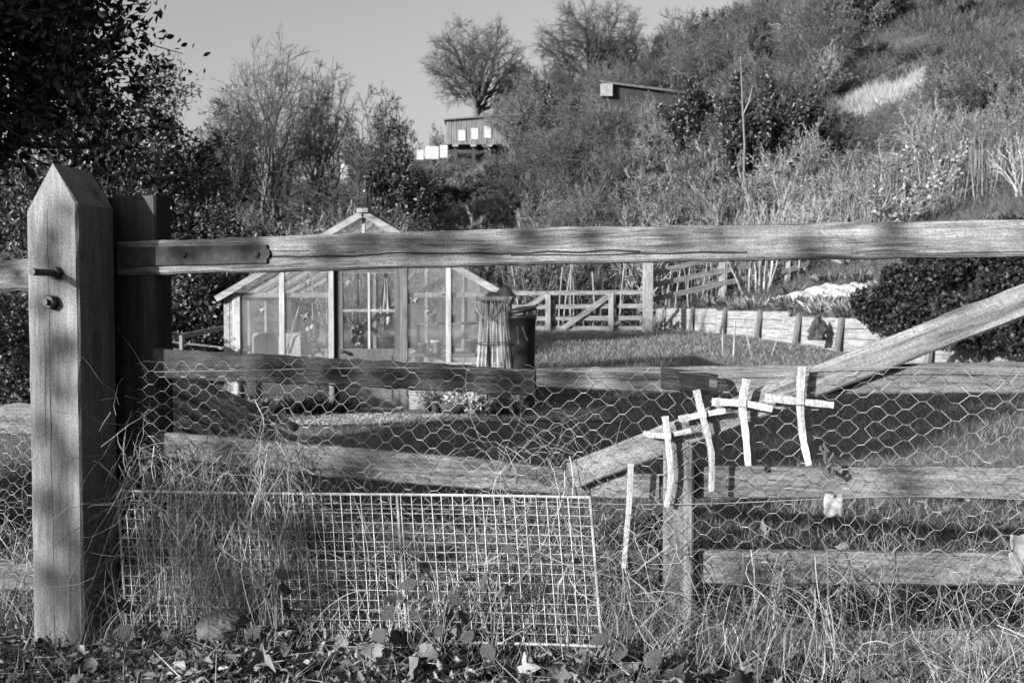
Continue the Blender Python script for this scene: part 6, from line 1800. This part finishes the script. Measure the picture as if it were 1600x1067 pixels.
# weeds with toothed leaves
def toothed(seed):
    V = [(0, 0, 0)]; F = []
    n = 9; rr = random.Random(seed)
    for sg in (1, -1):
        for i in range(1, n):
            t = i / n; w = math.sin(math.pi * t ** 0.75) * 0.36
            V.append((t - 0.02, sg * w * 0.86, 0.10 * w)); V.append((t + 0.05, sg * w, 0.13 * w))
    mid = [(i / n, 0, -0.02 * math.sin(i)) for i in range(n + 1)]
    b0 = len(V); V += mid + [(1.08, 0, 0)]
    k2 = 2 * (n - 1)
    for q in range(2):
        side = [1 + q * k2 + i for i in range(k2)]
        for i in range(k2 - 1):
            m0 = b0 + min(n, (i // 2) + 1); m1 = b0 + min(n, ((i + 1) // 2) + 1)
            f = (m0, side[i], side[i+1]) if m0 == m1 else (m0, side[i], side[i+1], m1)
            F.append(f if q else tuple(reversed(f)))
        F.append((b0, side[0], b0 + 1) if q else (b0 + 1, side[0], b0)); F.append((b0 + n, side[-1], b0 + n + 1) if q else (b0 + n + 1, side[-1], b0 + n))
    return mesh_py('leaf', V, F, M['bramble'], True)
M['bramble'] = plain('toothed_leaf', 0.085, rough=0.5, var=0.45, scale=16, bumpd=0.01, spec=0.35, bscale=30)
tm = [toothed(i) for i in range(3)]
weeds = [(432, 1045, 0.20, 9, 0.055, 0.24, 'bramble plant with large toothed leaves beside the stone'), (690, 1015, 0.22, 12, 0.05, 0.215, 'weed with rounded leaves growing through the middle of the mesh panel'), (770, 1040, 0.30, 10, 0.05, 0.215, 'weed with toothed leaves before the middle bar of the mesh panel'), (610, 1040, 0.17, 9, 0.06, 0.24, 'low weed at the foot of the mesh panel near its middle bar'), (1010, 1055, 0.08, 8, 0.06, 0.2, 'low weed at the foot of the gate upright'), (200, 1030, 0.12, 7, 0.06, 0.26, 'small weed at the foot of the pointed post'), (1420, 1055, 0.07, 7, 0.06, 0.2, 'low weed under the lowest gate rail')]
for px, py, h_, n, sz_, off, lab in weeds:
    s, _ = gp(px, py, off); p = gworld(s, off, 0); z0 = hz(p.x, p.y)
    t = thing('weed_plant', lab, 'plant', (p.x, p.y, z0))
    g = Geo()
    for i in range(n):
        f = (i + 1) / n; a_ = rng.uniform(0, 6.28); r_ = rng.uniform(0.02, 0.09)
        q = Vector((r_ * math.cos(a_), r_ * math.sin(a_) * 0.6, h_ * f * rng.uniform(0.6, 1.05) + 0.02))
        g.tube([(0, 0, -0.02), (q.x * 0.35, q.y * 0.35, q.z * 0.6), q], [0.0022, 0.0018, 0.0012], 5)
        o = obj('leaf', tm[i % 3], t, q, (rng.uniform(0.2, 0.9) * rng.choice([-1, 1]), rng.uniform(0.1, 0.9), rng.uniform(0, 6.28)))
        k_ = sz_ * rng.uniform(0.7, 1.2); o.scale = (k_, k_, k_)
    g.build('stem', M['pole'], t)
# stones
def stone(px, py, off, w, d, h, lab, seed):
    rr = np.random.default_rng(seed)
    s, _ = gp(px, py, off); p = gworld(s, off, 0)
    t = thing('stone', lab, 'stone', (p.x, p.y, hz(p.x, p.y) - h * 0.25), rr.uniform(0, 3))
    V, F = [], []
    n, mm = 40, 24
    pl = unit(rr.normal(size=(9, 3))); hd = rr.uniform(0.62, 0.85, 9)          # broken facets
    for j in range(mm + 1):
        ph = math.pi * j / mm
        for i in range(n):
            th = 2 * math.pi * i / n; v = np.array([math.sin(ph) * math.cos(th), math.sin(ph) * math.sin(th), math.cos(ph)])
            dd = pl @ v; k_ = min([1.0] + [h_ / q for h_, q in zip(hd, dd) if q > 0.3])
            k_ *= 1 + 0.10 * float(fbm(np.array([v[0] * 4 + seed]), np.array([v[1] * 4 + v[2] * 5]))[0]) + 0.02 * rr.normal()
            V.append((v[0] * k_ * w / 2, v[1] * k_ * d / 2, v[2] * k_ * h / 2 + h / 2))
    for j in range(mm):
        for i in range(n): F.append((j*n+i, (j+1)*n+i, (j+1)*n+(i+1) % n, j*n+(i+1) % n))
    obj('rock', mesh_py('rock', V, F, M['stone'], False), t)
stone(350, 1050, 0.24, 0.17, 0.13, 0.09, 'broad flat stone on the verge below the mesh panel', 2)
stone(1050, 1062, 0.12, 0.10, 0.08, 0.06, 'small stone half buried below the gate upright', 5)
stone(10, 940, -0.25, 0.14, 0.1, 0.12, 'pale stone under the side fence', 7)
